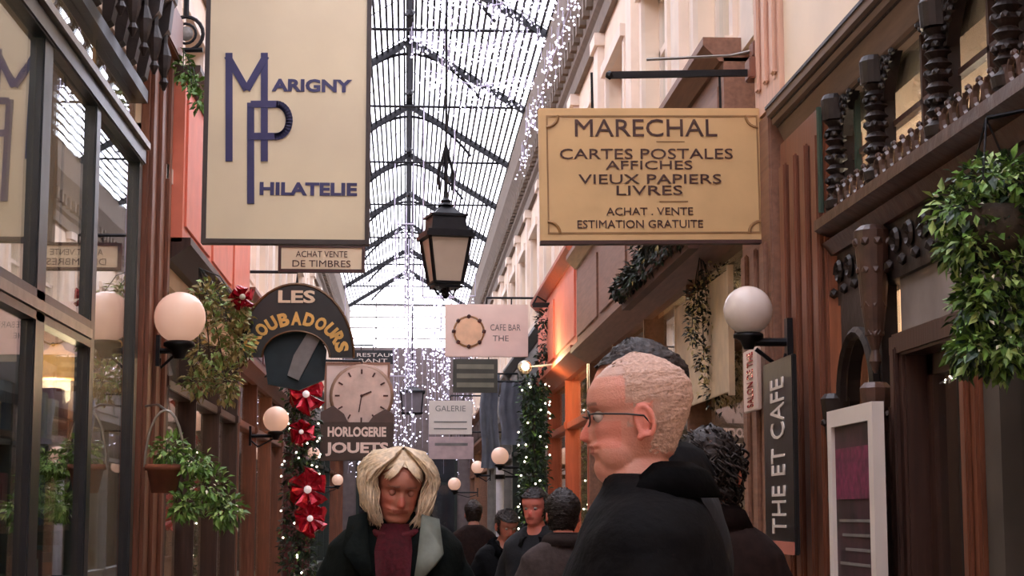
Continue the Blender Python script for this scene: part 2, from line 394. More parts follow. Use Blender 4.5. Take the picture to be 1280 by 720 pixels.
# dark carved cornice above it
cc = thing('carved_cornice', 'black carved wooden cornice with hanging brackets at the top left, over the glass shopfront', 'cornice', (-HW, 7.6, 4.2))
m = MB(); m.prism([(-HW, 4.55), (-HW+.1, 4.55), (-HW+.22, 4.7), (-HW+.25, 5.1), (-HW, 5.1)], 'y', 4.3, 11.0); loc('cornice_beam', carved, cc, mb=m)
y = 4.6
while y < 10.98:
    m = MB(); m.prism([(-HW, 4.17), (-HW+.05, 4.2), (-HW+.08, 4.35), (-HW+.13, 4.42), (-HW+.19, 4.5), (-HW+.21, 4.7), (-HW, 4.7)], 'y', y-.06, y+.06)
    m.tube([(-HW+.11+.06*math.cos(a/8*2*PI)*(1-a/16), y, 4.5+.06*math.sin(a/8*2*PI)*(1-a/16)) for a in range(14)], .02, 5)
    m.lathe([(.008, 4.12), (.03, 4.17), (.016, 4.2), (.034, 4.26), (.045, 4.34), (.02, 4.42), (.02, 4.55)], (-HW+.16, y, 0), 8)
    loc('bracket', carved, cc, mb=m); y += .42
# interior of that shop
m = MB(); m.mm((-SH+.01, 4.3, .02), (-SH+.05, 11, 4.1)); struct('wall_left_interior', m, shopgreen)
dr = thing('display_rack', 'wooden rack of printed sheets inside the left window', 'rack', (-2.05, 8.3, 0))
m = MB(); 
for y in (7.4, 9.0, 10.4): 
    m = MB(); m.mm((-2.2, y-.03, .01), (-1.87, y+.03, 2.25)); loc('upright', oakd, dr, mb=m)
for z in (.5, .95, 1.4, 1.85):
    m = MB(); m.mm((-2.2, 7.4, z), (-1.87, 10.4, z+.03)); loc('shelf', oak, dr, mb=m)
albc = [(180, 80, 55), (90, 110, 140), (210, 190, 135), (120, 140, 95), (220, 210, 185), (140, 60, 66)]
ACN = ['rust red', 'slate blue', 'straw yellow', 'green', 'ivory', 'dark red']; NUM = ['first', 'second', 'third', 'fourth', 'fifth', 'sixth', 'seventh', 'eighth', 'ninth', 'tenth', 'eleventh', 'twelfth', 'thirteenth', 'fourteenth']
k = 0
for zi, z in enumerate((.98, 1.43, 1.88)):
    cnt = -1
    for j in range(4, 14):
        y = 6.32+j*.29+random.uniform(-.02, .02)
        if min(abs(y-q_) for q_ in (7.4, 9.0, 10.4)) < .14: continue
        cnt += 1; m = MB(); h = random.uniform(.22, .34); m.mm((-2.15, y-.09, z+.001), (-1.93, y+.09, z+h), .004); m.mm((-1.93, y-.05, z+h*.5), (-1.926, y+.05, z+h*.8))
        o = m.build('stamp_album', mat('album_%d' % (k % 6), albc[k % 6], .6), origin=(-2.04, y, z)); k += 1
        tag(o, '%s album, %s from the near end of the %s shelf behind the left glass' % (ACN[(k-1) % 6], NUM[cnt], ('lowest', 'middle', 'upper')[zi]), 'album', 'stamp albums on the rack')
for px, py, Y, h in ((95, 690, 9.2, .26), (40, 715, 8.0, .22)):
    X = -HW-.08; p = atx(px, py, X); z1 = p.z+.06
    o = thing('price_card', 'upright white card behind the glass, %s' % ('beside the middle black mullion' if px > 60 else 'low by the wide left mullion'), 'card', (X, p.y, 0), 0)
    MB().mm((-.01, -.09, z1-.32), (.01, .09, z1), .003).build('card', offwhite, o); MB().mm((-.012, -.015, .012), (.012, .015, z1-.3)).mm((-.06, -.06, .012), (.06, .06, .03)).build('stand', iron, o)
# warm pendant lamp inside
pl = atx(70, 452, -2.02)
o = thing('pendant_lamp', 'warm glowing pendant lamp inside the left shopfront', 'lamp', (pl.x, pl.y, pl.z-.1))
MB().lathe([(.2, 0), (.21, .02), (.16, .12), (.05, .17), (.03, .2)], seg=24).build('lamp_shade', mat('amber_shade', (240, 190, 120), .5, emit=1.3, ecol=(255, 176, 96)), o, True)
MB().tube([(0, 0, .2), (0, 0, 4.13-pl.z+.1)], .008).build('cord', iron, o)
shoplamp(pl.x, pl.y, pl.z-.15, 26); shoplamp(-2.9, 7.0, 3.6, 60, (1, .82, .6))  # second light has no fixture, added to brighten the shop interior
# oak pilaster ending the glass shopfront
m = MB(); m.mm((-HW+.002, 11.07, .01), (-HW+.05, 12.05, 4.9)); 
for y in (11.12, 11.5, 11.9): m.mm((-HW+.05, y, .3), (-HW+.075, y+.12, 4.6), .006)
m.mm((-HW+.02, 11.03, .01), (-HW+.09, 12.08, .3), .01); m.mm((-HW+.02, 11.03, 4.6), (-HW+.12, 12.08, 4.9), .01)
tag(m.build('pilaster', oak, origin=(-HW, 11.55, 0)), 'orange-brown wooden pilaster between the glass shopfront and the salmon fascia on the left', 'pilaster')

# ------------------------------------------------------------------ other shopfronts
shopfront(-1, 12.1, 17.3, oakd, 'dark wooden shopfront under a tall salmon fascia, left side behind the hanging plant pot', (3.35, 4.5), salmon, 3, proj=.14)
shopfront(-1, 17.3, 23.6, oak, 'brown wooden shopfront with the Christmas garland, left side by the arched sign', (3.0, 3.6), maroon, 3)
shopfront(-1, 23.6, 30.5, maroon, 'dark red shopfront behind the round clock on the left', (3.0, 3.55), beigew, 3)
shopfront(-1, 30.5, 38, dgreen, 'green shopfront deep down the left side of the arcade', (3.0, 3.55), greyp, 3)
shopfront(-1, 38, END, oak, 'last wooden shopfront on the left before the end window', (3.0, 3.55), oakd, 3)
shopfront(1, 8.35, 15.9, beigew, 'beige-brown panelled shopfront on the right, under the ochre sign', (2.95, 3.72), beigew, 4, proj=.16)
shopfront(1, 15.9, 20.6, rust, 'orange-red wooden shopfront with a salmon fascia, right side beyond the beige one', (2.98, 3.85), salmon, 2, proj=.16)
shopfront(1, 20.6, 27.5, dgreen, 'dark green shopfront with a garland, right side past the orange one', (3.0, 3.6), dgreen, 3)
shopfront(1, 27.5, 36, greyp, 'grey shopfront deep down the right side of the arcade', (3.0, 3.55), greyp, 3)
shopfront(1, 36, END, beigew, 'last pale shopfront on the right before the end window', (3.0, 3.55), oakd, 3)
for x, y, e in ((-2.5, 14.5, 12), (-2.5, 20, 12), (-2.5, 27, 14), (-2.5, 34, 14), (-2.5, 42, 14), (2.5, 12, 14), (2.5, 18, 20), (2.5, 24, 14), (2.5, 32, 16), (2.5, 41, 16)):
    shoplamp(x, y, 2.6, e)

# ------------------------------------------------------------------ near right: carved walnut shopfront
t = thing('carved_shopfront', 'dark carved walnut shopfront with turned columns filling the right edge', 'shopfront', (HW, 6, 0))
A0, A1 = 4.05, 6.75
# big oak pilaster
m = MB(); m.mm((HW-.06, 6.77, .01), (HW+.1, 7.58, 3.12), .008)
for y in (6.80, 7.0, 7.2, 7.4): m.mm((HW-.085, y, .35), (HW-.06, y+.1, 3.0), .008)
m.mm((HW-.1, 6.75, .01), (HW+.05, 7.6, .3), .01); loc('pilaster', oak, t, mb=m)
# base, rail, posts
m = MB(); m.mm((HW-.03, A0, .01), (HW+.08, 5.0, .6)); m.mm((HW-.03, 5.95, .01), (HW+.08, A1, .6)); loc('base_panel', oakd, t, mb=m)
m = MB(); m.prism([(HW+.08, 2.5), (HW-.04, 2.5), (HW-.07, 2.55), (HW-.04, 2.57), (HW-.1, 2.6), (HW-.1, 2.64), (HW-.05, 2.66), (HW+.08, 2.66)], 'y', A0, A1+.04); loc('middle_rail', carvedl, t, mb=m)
m = MB(); m.mm((HW-.02, A0, 2.3), (HW+.08, A1, 2.5))
y = A0+.08
while y < A1:   # carved leaf relief under the rail
    m.tube([(HW-.03, y+.05*math.cos(a)*(1-a/12), 2.42+.05*math.sin(a)*(1-a/12)) for a in [q*.6 for q in range(14)]], .011, 4); m.ball((HW-.03, y+.08, 2.35), .022, 1); y += .16
loc('carved_frieze', carved, t, mb=m)
# cresting along the rail
m = MB(); y = A0+.05; i = 0
while y < A1-.02:
    m.tube([(HW-.05, y+.035*math.cos(a), 2.70+.035*math.sin(a)) for a in [q*PI/5 for q in range(10)]], .009, 4, True)
    m.tube([(HW-.05, y+.045, 2.66), (HW-.05, y+.055, 2.70), (HW-.05, y+.045, 2.74)], [.01, .012, .003], 5); m.ball((HW-.05, y, 2.745), .013, 1); y += .1
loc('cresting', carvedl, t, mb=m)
# upper turned columns
def upcol(y, fat=1):
    m = MB(); pr = [(.03, 2.66), (.05, 2.67), (.055, 2.70), (.03, 2.72)]
    z = 2.73
    while z < 3.0: pr += [(.026*fat, z), (.042*fat, z+.018), (.026*fat, z+.036)]; z += .038
    pr += [(.055, 3.02), (.06, 3.1), (.05, 3.12)]
    m.lathe(pr, (HW-.03, y, 0), 16)
    for a in range(6):
        an = a*PI/3
        for zz in (2.78, 2.87, 2.96): m.ball((HW-.03+.038*math.cos(an), y+.038*math.sin(an), zz), .016, 1)
    for sg in (-1, 1):
        A_ = [(y+sg*(.05+.19*(q/8)**1.0), 3.12-.17*(1-(q/8))**2) for q in range(9)]
        m.prism(A_+[(y+sg*.24, 3.13), (y+sg*.04, 3.13)], 'x', HW-.02, HW+.02)
        m.tube([(HW-.03, y+sg*(.10+.035*math.cos(a)*(1-a/9)), 3.07+.03*math.sin(a)*(1-a/9)) for a in [q*.6 for q in range(12)]], .009, 5)
        for q in range(5): m.ball((HW-.03, y+sg*(.07+.035*q), 3.0+.022*q), .014, 1)
    m.mm((HW-.01, y-.03, 2.66), (HW+.03, y+.03, 3.1))
    return m
for y in (A1-.08, 6.08, 5.34, 4.7): loc('column', carved, t, mb=upcol(y, 1.1))
m = MB(); m.mm((HW+.01, A1-.22, 2.66), (HW+.03, A1-.19, 3.1)); m.tube([(HW-.09, A1-.05, 2.66), (HW-.09, A1-.05, 3.08)], .012); loc('green_pipe', mat('green_pipe_paint', (52, 72, 60), .4), t, mb=m)
m = MB(); m.mm((HW+.03, 4.1, 2.66), (HW+.038, A1, 3.1)); loc('upper_pane', pane2, t, mb=m)
m = MB(); 
for y in (5.02, 5.7, 6.4): m.mm((HW+.02, y-.01, 2.66), (HW+.05, y+.01, 3.1))
m.mm((HW+.02, 4.1, 2.86), (HW+.05, A1, 2.88)); loc('glazing_bar', oakd, t, mb=m)
# soffit and cornice above
m = MB(); m.prism([(HW+.08, 3.12), (HW-.02, 3.1), (HW-.03, 3.11), (HW-.065, 3.19), (HW-.07, 3.2), (HW-.09, 3.205), (HW-.095, 3.235), (HW-.115, 3.24), (HW-.12, 3.28), (HW+.0, 3.3)], 'y', 3.6, 7.58); loc('soffit_moulding', mat('soffit_brown', (126, 104, 90), .6, grain='y', scale=7), t, mb=m)
for xx, zz in ((.066, 3.2), (.093, 3.237), (.118, 3.278)):
    m = MB(); m.mm((HW-xx-.006, 3.6, zz-.008), (HW-xx+.01, 7.58, zz+.006)); loc('soffit_bead', carved, t, mb=m)
# lower part: arched bay, door
m = MB(); ya, yb = 6.1, A1-.08
arch = [(yb, 2.3), (ya, 2.3)] + [(ya, 1.9)] + [((ya+yb)/2-(yb-ya)/2*.92*math.cos(PI*i/10), 1.92+.26*math.sin(PI*i/10)) for i in range(11)] + [(yb, 1.9)]
m.prism(arch, 'x', HW-.03, HW+.03)
m.tube([(HW-.045, (ya+yb)/2-(yb-ya)/2*.86*math.cos(PI*i/12), 1.92+.24*math.sin(PI*i/12)) for i in range(13)], .022, 6)
loc('carved_arch', carved, t, mb=m)
for y in (ya-.02, yb+.0):
    m = MB(); m.mm((HW-.03, y-.05, .6), (HW+.04, y+.05, 1.86)); m.lathe([(.03, .62), (.05, .66), (.03, .7), (.026, 1.5), (.04, 1.55), (.026, 1.6), (.034, 1.75), (.05, 1.86), (.058, 1.93), (.04, 1.95)], (HW-.06, y, 0), 10)
    for q in range(8): m.ball((HW-.06+.042*math.cos(q*PI/4), y+.042*math.sin(q*PI/4), 1.84), .018, 1)
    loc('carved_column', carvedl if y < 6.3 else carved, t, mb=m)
# hanging carved corbel
m = MB(); m.lathe([(.006, 1.98), (.022, 2.02), (.014, 2.06), (.032, 2.12), (.045, 2.22), (.055, 2.34), (.065, 2.48), (.04, 2.5)], (HW-.07, 6.04, 0), 16)
for zz in (2.12, 2.22, 2.34, 2.44):
    for q in range(8): m.ball((HW-.07+(zz-1.98)*.12*math.cos(q*PI/4+zz), 6.04+(zz-1.98)*.12*math.sin(q*PI/4+zz), zz), .02, 1)
loc('corbel', carvedl, t, mb=m)
m = MB(); m.mm((HW+.03, ya, .6), (HW+.04, yb, 2.3)); loc('bay_pane', pane2, t, mb=m)
m = MB(); m.mm((HW+.3, ya, .6), (HW+.32, yb, 2.3)); loc('bay_backing', mat('brown_backing', (84, 62, 52), .7), t, mb=m)
# door frame with grey panel over it
for y in (5.84, 5.1):
    m = MB(); m.mm((HW-.05, y-.07, .012), (HW+.08, y+.07, 2.08), .01); m.mm((HW-.07, y-.025, .012), (HW-.05, y+.025, 2.05), .006); loc('door_post', oakd if y > 5.5 else oak, t, mb=m)
m = MB(); m.mm((HW-.06, 5.03, 2.02), (HW+.08, 5.91, 2.1), .01); loc('door_head', oakd, t, mb=m)
m = MB(); m.mm((HW, 5.03, 2.1), (HW+.05, 5.95, 2.3)); loc('over_door_panel', mat('dusty_grey_panel', (134, 122, 116), .7), t, mb=m)
m = MB(); m.mm((HW+.03, 5.18, .012), (HW+.07, 5.77, .9)); 
for y in (5.18, 5.7): m.mm((HW+.03, y, .9), (HW+.07, y+.07, 2.02))
m.mm((HW+.03, 5.18, 1.95), (HW+.07, 5.77, 2.02)); loc('door', oakd, t, mb=m)
m = MB(); m.mm((HW+.045, 5.25, .9), (HW+.052, 5.7, 1.95)); loc('door_pane', pane2, t, mb=m)
m = MB(); m.tube([(HW+.03, 5.3, 1.0), (HW-.03, 5.3, 1.0), (HW-.03, 5.4, 1.0)], .012); loc('door_handle', steel, t, mb=m)
m = MB(); m.mm((HW-.03, A0, .6), (HW+.06, A0+.1, 2.3)); loc('window_post', mat('grey_brown_post', (74, 66, 58), .6), t, mb=m)
m = MB(); m.mm((HW-.03, 4.5, .6), (HW+.06, 4.6, 2.3)); loc('window_post', mat('grey_brown_post', (74, 66, 58), .6), t, mb=m)
m = MB(); m.mm((HW-.03, 4.88, .6), (HW+.06, 5.02, 2.3)); loc('window_post', mat('grey_brown_post', (74, 66, 58), .6), t, mb=m)
m = MB(); m.mm((HW+.03, A0+.1, .6), (HW+.04, 4.9, 2.3)); loc('window_pane', pane2, t, mb=m)
struct('wall_right_interior', MB().mm((SH-.05, 3.9, .02), (SH-.01, 7.9, 3.0)), mat('shop_back_pinkish', (206, 168, 144), .8))
shoplamp(2.5, 6.6, 2.2, 55, (1, .78, .58)); 
# curtain inside door bay
m = MB()
for i in range(16):
    y = 4.3+i*.115; m.tube([(HW+.25+.02*(i % 2), y, .02), (HW+.25+.02*(i % 2), y, 2.25)], .06, 8)
tag(m.build('curtain', curtain, smooth=True, origin=(HW+.25, 5.5, .02)), 'dark cloth curtain hanging behind the door and window of the carved shopfront', 'curtain')

# cream fascia over it and pinkish pilaster
m = MB(); m.mm((HW-.08, 3.6, 3.29), (HW-.002, 7.36, 4.9)); m.mm((HW-.1, 3.6, 3.285), (HW-.08, 7.36, 3.31))
struct('trim_5', m, mat('fascia_cream', (240, 214, 184), .5, scale=3, var=.05))
m = MB(); m.mm((HW-.1, 7.37, 3.29), (HW-.002, 7.9, 5.6)); 
for y in (7.41, 7.58, 7.75): m.mm((HW-.12, y, 3.4), (HW-.1, y+.07, 5.5), .008)
struct('trim_6', m, mat('pilaster_pink', (222, 178, 154), .6, grain='z', scale=5, var=.1))
# lower wooden strip beside the ochre sign
m = MB(); m.mm((HW-.1, 7.62, .012), (HW-.003, 8.28, 3.28), .01)
for y in (7.68, 7.9, 8.12): m.mm((HW-.12, y, .3), (HW-.1, y+.1, 2.7), .006)
tag(m.build('pilaster', beigew, origin=(HW-.07, 8.1, 0)), 'pinkish-brown wooden pilaster behind the right globe lamp, beside the ochre sign', 'pilaster')

# ------------------------------------------------------------------ big hanging signs
def frame(m, x0, x1, z0, z1, y0, y1, w):
    m.mm((x0, y0, z0), (x1, y1, z0+w)); m.mm((x0, y0, z1-w), (x1, y1, z1)); m.mm((x0, y0, z0+w), (x0+w, y1, z1-w)); m.mm((x1-w, y0, z0+w), (x1, y1, z1-w))
Y = 10.7; a = at(252, 305, Y); b = at(465, -10, Y); sw = (b.x-a.x); sh = 1.66
t = thing('hanging_sign', 'large cream enamel sign with blue MP monogram hanging at upper left', 'sign', (a.x, Y, a.z)); t.rotation_euler = (0, 0, 0)
MB().mm((.02, -.03, .02), (sw-.02, .03, sh-.02)).build('board', creamsign, t)
m = MB(); frame(m, 0, sw, 0, sh, -.045, .045, .028); m.build('frame', mat('sign_frame_brown', (58, 44, 40), .5), t)
def sp(px, py): p = at(px, py, Y)-t.location; return p
def strokes(segs, w, name):
    m = MB()
    for i, (x0, y0, x1, y1) in enumerate(segs):
        p, q = sp(x0, y0), sp(x1, y1); p.y = q.y = -.034-.0012*i; m.bar(p, q, w, .008, (0, 1, 0))
    return m
k = sw/213
mo = strokes([(287, 68, 287, 203), (331, 68, 331, 203), (285, 72, 309, 114), (309, 114, 333, 72)], 9*k, '')
mo.build('letter_m', purple, t)
mo = strokes([(314, 130, 314, 256)], 9*k, '')
p = []; 
for i in range(17):
    an = PI/2-PI*i/16; p.append((346+16*math.cos(an), 152-20*math.sin(an)))
pl_ = [(314, 132)]+p+[(314, 172)]
for (x0, y0), (x1, y1) in zip(pl_, pl_[1:]):
    P, Q = sp(x0, y0), sp(x1, y1); P.y = Q.y = -.037; mo.bar(P, Q+(Q-P).normalized()*.01, 9*k, .008, (0, 1, 0))
mo.build('letter_p', purple, t)
p = sp(340, 116); text(t, 'ARIGNY', .1, purple, (p.x, -.034, p.z), width=103*k, height=17*k, align='LEFT', fat=.004)
p = sp(325, 245); text(t, 'HILATELIE', .1, purple, (p.x, -.034, p.z), width=124*k, height=17*k, align='LEFT', fat=.004)
m = MB(); m.tube([(-.35, 0, sh-.1), (sw*.5, 0, sh+.05), (sw+.0, 0, sh+.05)], .015); m.tube([(.2, 0, sh-.03), (.2, 0, sh+.1)], .012); m.tube([(sw-.2, 0, sh-.03), (sw-.2, 0, sh+.05)], .012)
m.tube([(a.x*0-(a.x+HW), 0, sh+.05), (sw, 0, sh+.05)], .018); m.build('hanging_rod', iron, t)

Y = 7.84; a = at(675, 303, Y); b = at(957, 140, Y); sw = b.x-a.x; sh = b.z-a.z
t = thing('hanging_sign', 'ochre sign with brown lettering MARECHAL hanging on the right', 'sign', (a.x, Y, a.z)); t.rotation_euler = (0, R(-.8), 0)
MB().mm((0, -.02, 0), (sw, .02, sh), .006).build('board', ochresign, t)
m = MB(); e = .035; frame(m, e, sw-e, e, sh-e, -.024, -.02, .007)
for cx, cz, s1, s2 in ((e, e, 1, 1), (sw-e, e, -1, 1), (e, sh-e, 1, -1), (sw-e, sh-e, -1, -1)):
    m.tube([(cx+s1*(.055*math.sin(q*PI/10)), -.023, cz+s2*.055*math.cos(q*PI/10)) for q in range(6)], .007, 5)
m.build('border', ochred, t)
m = MB(); m.mm((0, -.024, -.012), (sw, .026, .004)); m.mm((sw-.004, -.024, 0), (sw+.008, .026, sh)); m.build('edge_trim', inkb, t)
k = sw/284
for s_, cx, py, wd, h in (('MARECHAL', 812, 177, 178, 22), ('CARTES POSTALES', 812, 205, 216, 13), ('AFFICHES', 815, 218, 108, 11), ('VIEUX PAPIERS', 816, 236, 178, 12), ('LIVRES', 815, 250, 82, 12), ('ACHAT . VENTE', 815, 275, 108, 9.5), ('ESTIMATION GRATUITE', 803, 291, 156, 10)):
    p = at(cx-3, py, Y)-t.location
    text(t, s_, .1, inkb, (p.x, -.023, p.z+.012), width=wd*k, height=h*k, fat=0)
m = MB(); p = at(838, 256, Y)-t.location; m.mm((p.x-.05, -.023, p.z), (p.x+.08, -.021, p.z+.006)); p = at(835, 181, Y)-t.location; m.mm((p.x-.05, -.023, p.z), (p.x+.08, -.021, p.z+.004)); m.build('divider_line', ochred, t)
m = MB()
for xx in (.25, sw-.2): m.tube([(xx, 0, sh), (xx, 0, sh+.17)], .006)
m.build('hanging_rod', iron, t)
# bracket with rod the sign hangs from
p = at(762, 94, Y); q = at(942, 90, Y)
t = thing('sign_bracket', 'brown box bracket with a dark iron rod above the ochre sign', 'bracket', (q.x, Y, q.z))
m = MB(); m.bar((p.x-q.x, 0, p.z-q.z), (HW-q.x, 0, 0), .022, .03); m.ball((p.x-q.x, 0, p.z-q.z), .022, 1); m.build('rod', iron, t)
p2 = at(810, 71, Y)-t.location; q2 = at(915, 66, Y)-t.location
m = MB(); m.tube([(p2.x, .05, p2.z), (q2.x, .05, q2.z), (.02, .05, q2.z+.02)], .007); m.tube([(q2.x, .05, q2.z), (.05, .03, .12)], .006); m.build('stay', steel, t)
MB().mm((-.03, -.06, -.04), (HW-q.x, .06, .06), .006).mm((-.01, -.05, .065), (HW-q.x, .05, .14), .006).build('box', mat('bracket_brown', (128, 78, 58), .5), t)

# ------------------------------------------------------------------ street lantern, globes
c = at(557, 300, 13.6)
t = thing('hanging_lantern', 'black four-sided hanging lantern with frosted panes in the middle of the arcade', 'lantern', (c.x, 13.6, c.z), R(12))
u = 13.6/F
def sq(m, z0, r0, z1, r1):
    a = [m.bm.verts.new((x*r0, y*r0, z0)) for x, y in ((1, 1), (-1, 1), (-1, -1), (1, -1))]; b = [m.bm.verts.new((x*r1, y*r1, z1)) for x, y in ((1, 1), (-1, 1), (-1, -1), (1, -1))]
    m.bm.faces.new(a); m.bm.faces.new(b)
    for i in range(4): m.bm.faces.new((a[i], a[(i+1) % 4], b[(i+1) % 4], b[i]))
Z = lambda py: (300-py)*u
q = u*.84
MBr = MB(); sq(MBr, Z(299), 37*q, Z(294), 37*q); sq(MBr, Z(294), 34*q, Z(290), 34*q); sq(MBr, Z(290), 27*q, Z(272), 25*q); sq(MBr, Z(272), 28*q, Z(269), 28*q); sq(MBr, Z(269), 22*q, Z(258), 9*q)
MBr.lathe([(9*u, Z(258)), (11*u, Z(256)), (6*u, Z(252)), (7*u, Z(250)), (3*u, Z(246)), (2*u, Z(236))], seg=12); MBr.build('roof', iron, t)
m = MB()
for x, y in ((1, 1), (-1, 1), (-1, -1), (1, -1)): m.bar((x*31*q, y*31*q, Z(299)), (x*21*q, y*21*q, Z(355)), .02)
for z, r in ((Z(355), 21*q), (Z(360), 19*q)): sq(m, z-.012, r*1.08, z+.006, r*1.1)
m.build('frame', iron, t)
m = MB(); sq(m, Z(354), 19.5*q, Z(300), 29*q); m.build('glass', frost, t)
m = MB(); m.lathe([(.008, Z(375)), (.03, Z(371)), (.03, Z(367)), (.012, Z(364)), (.05, Z(361))], seg=10)
for x, y in ((1, 0), (-1, 0), (0, 1), (0, -1)): m.tube([(x*18*q, y*18*q, Z(360)), (x*12*q, y*12*q, Z(370)), (x*5*q, y*5*q, Z(364))], .01, 5)
m.build('finial', iron, t)
m = MB(); m.tube([(.0, 0, Z(240)), (0, 0, Z(180))], .016, 6); m.tube([(-.05, 0, Z(236)), (-.06, 0, Z(215)), (0, 0, Z(178))], .012, 6); m.tube([(.05, 0, Z(236)), (.06, 0, Z(215)), (0, 0, Z(178))], .012, 6)
ztop = 6.1; m.tube([(0, 0, Z(180)), (0, 0, 7.57-c.z)], .01, 6); m.build('hanging_stem', iron, t)

def globelamp(px, py, Y, rp, label, side, m=globe, arm=True):
    p = at(px, py, Y); r = rp*Y/F; X = side*HW
    t = thing('globe_lamp', label, 'lamp', (p.x, Y, p.z), 0, 'globe lamps')
    MB().sphere((0, 0, 0), r).build('globe', m, t, True)
    k = MB(); k.lathe([(r*.5, -r*.92), (r*.62, -r*1.0), (r*.62, -r*1.12), (r*.35, -r*1.25), (r*.2, -r*1.6)], seg=16); k.build('cup', iron, t, True)
    if arm:
        k = MB(); zz = -r*1.3; k.tube([(0, 0, zz-r*.2), (0, 0, zz), (side*.05, 0, zz), (X-side*.09-p.x, 0, zz)], .018+.0, 8); k.mm((X-p.x-side*.11, -.03, zz-.1), (X-p.x-side*.086, .03, zz+.1))
        k.tube([(side*.03, 0, zz-.03), ((X-p.x)*.5, 0, zz-.11), (X-p.x-side*.11, 0, zz-.05)], .01, 6); k.build('arm', iron, t)
    return t
globelamp(225, 397, 11.4, 32, 'large round opal globe lamp on a black arm at the left, beside pale hanging foliage', -1)
globelamp(935, 388, 7.3, 31, 'large round opal globe lamp on a black arm at the right, under the ochre sign', 1, globe_off)
globelamp(345, 524, 18.2, 16, 'small round white globe lamp under the arched sign on the left', -1)
globelamp(392, 567, 25.5, 8, 'small white globe lamp just left of the brown clock sign', -1)
globelamp(422, 600, 31, 7, 'tiny white globe lamp low on the left, beside the blonde woman', -1)
globelamp(597, 584, 34, 8, 'small white globe lamp beside the grey drainpipe, on its left', 1)
globelamp(625, 570, 24, 11, 'white globe lamp directly above the grey drainpipe', 1)
globelamp(568, 605, 40, 8, 'distant white globe lamp low in the middle, right of the blonde woman', 1)
globelamp(660, 700, 13, 0.1, 'x', 1) if False else None

# ------------------------------------------------------------------ foliage helpers
def foliage(mb, blobs, n, L, droop=.3, flat=1):
    for c_, r in blobs:
        for i in range(n):
            d = Vector((random.gauss(0, 1), random.gauss(0, 1), random.gauss(0, 1))).normalized()
            rr = random.random()**.45; p = Vector(c_)+Vector((d.x*r[0], d.y*r[1], d.z*r[2]))*rr
            dd = (d+Vector((random.gauss(0, .5), random.gauss(0, .5), -droop+random.gauss(0, .4)))).normalized()
            l = L*random.uniform(.6, 1.3); mb.leaf(p, dd, Vector((random.gauss(0, .5), random.gauss(0, .5), 1)), l, l*.5)
    mb.open = True; return mb
def stems(mb, c_, ends, r=.004):
    for e in ends:
        c0 = Vector(c_); e = Vector(e); mid = c0.lerp(e, .5)+Vector((0, 0, .08)); mb.tube([c0, mid, e], r, 4)
    return mb
def Pp(px, py, Y, o): return at(px, py, Y)-o.location

# pale ivy beside the left globe
Y = 12.5; o = thing('hanging_ivy', 'pale yellow-green ivy hanging beside the left globe lamp', 'plant', at(265, 360, Y)); s_ = Y/F
bl = [(Pp(x, y, Y, o), (rx*s_, .18, ry*s_)) for x, y, rx, ry in ((262, 372, 26, 22), (285, 400, 30, 26), (262, 440, 28, 34), (300, 432, 18, 22), (250, 478, 20, 18), (284, 478, 16, 26), (300, 384, 10, 14))]
foliage(MB(), bl, 105, .06).build('leaves', leafy, o); foliage(MB(), bl, 75, .06).build('green_leaves', leafl, o); foliage(MB(), bl, 14, .035).build('blossoms', blossom, o)
stems(MB(), (-.1, .05, .15), [b[0] for b in bl]).build('stems', leafdk, o)
# red foil bow above
o = thing('red_bow', 'red foil bow in the foliage to the left of the arched sign', 'bow', at(302, 372, 12.35)); k = MB()
for a_ in range(5): k.tube([(0, 0, 0), (.06*math.cos(a_*1.26), -.03, .06*math.sin(a_*1.26)), (.08*math.cos(a_*1.26+.5), 0, .08*math.sin(a_*1.26+.5)), (0, 0, 0)], [.008, .03, .03, .008], 5)
k.jit(.01, 20); k.build('bow_loops', redfoil, o); MB().ball((.01, -.04, 0), .022, 2).build('knot', blossom, o)
# ivy over ring at top left
ri = thing('iron_ring_bracket', 'round wrought-iron ring bracket beside the top left corner of the cream sign', 'bracket', at(232, 42, 12.3)); s_ = 12.3/F
k = MB(); k.tube([(22*s_*math.cos(a*PI/10), 0, 22*s_*math.sin(a*PI/10)) for a in range(20)], .014, 6, True); k.tube([(13*s_*math.cos(a*PI/8), 0, 13*s_*math.sin(a*PI/8)) for a in range(16)], .01, 6, True)
k.tube([(0, 0, .12), (0, 0, .5)], .02); k.tube([(HW*-1+.01-ri.location.x, 0, -22*s_), (22*s_, 0, -21*s_)], .018); k.build('ring', iron, ri); MB().ball((0, 0, 0), .055, 2, (1, .6, 1)).build('boss', greyp, ri)
o = thing('ivy_spray', 'green ivy spray climbing below the iron ring at the top left', 'plant', at(238, 100, 11.9)); s_ = 11.9/F
bl = [(Pp(x, y, 11.9, o), (r1*s_, .1, r2*s_)) for x, y, r1, r2 in ((229, 85, 9, 22), (240, 105, 12, 12), (250, 125, 8, 14))]
foliage(MB(), bl, 60, .06).build('leaves', leafg, o); stems(MB(), (-.05, 0, .2), [b[0] for b in bl]).build('stems', leafd, o)

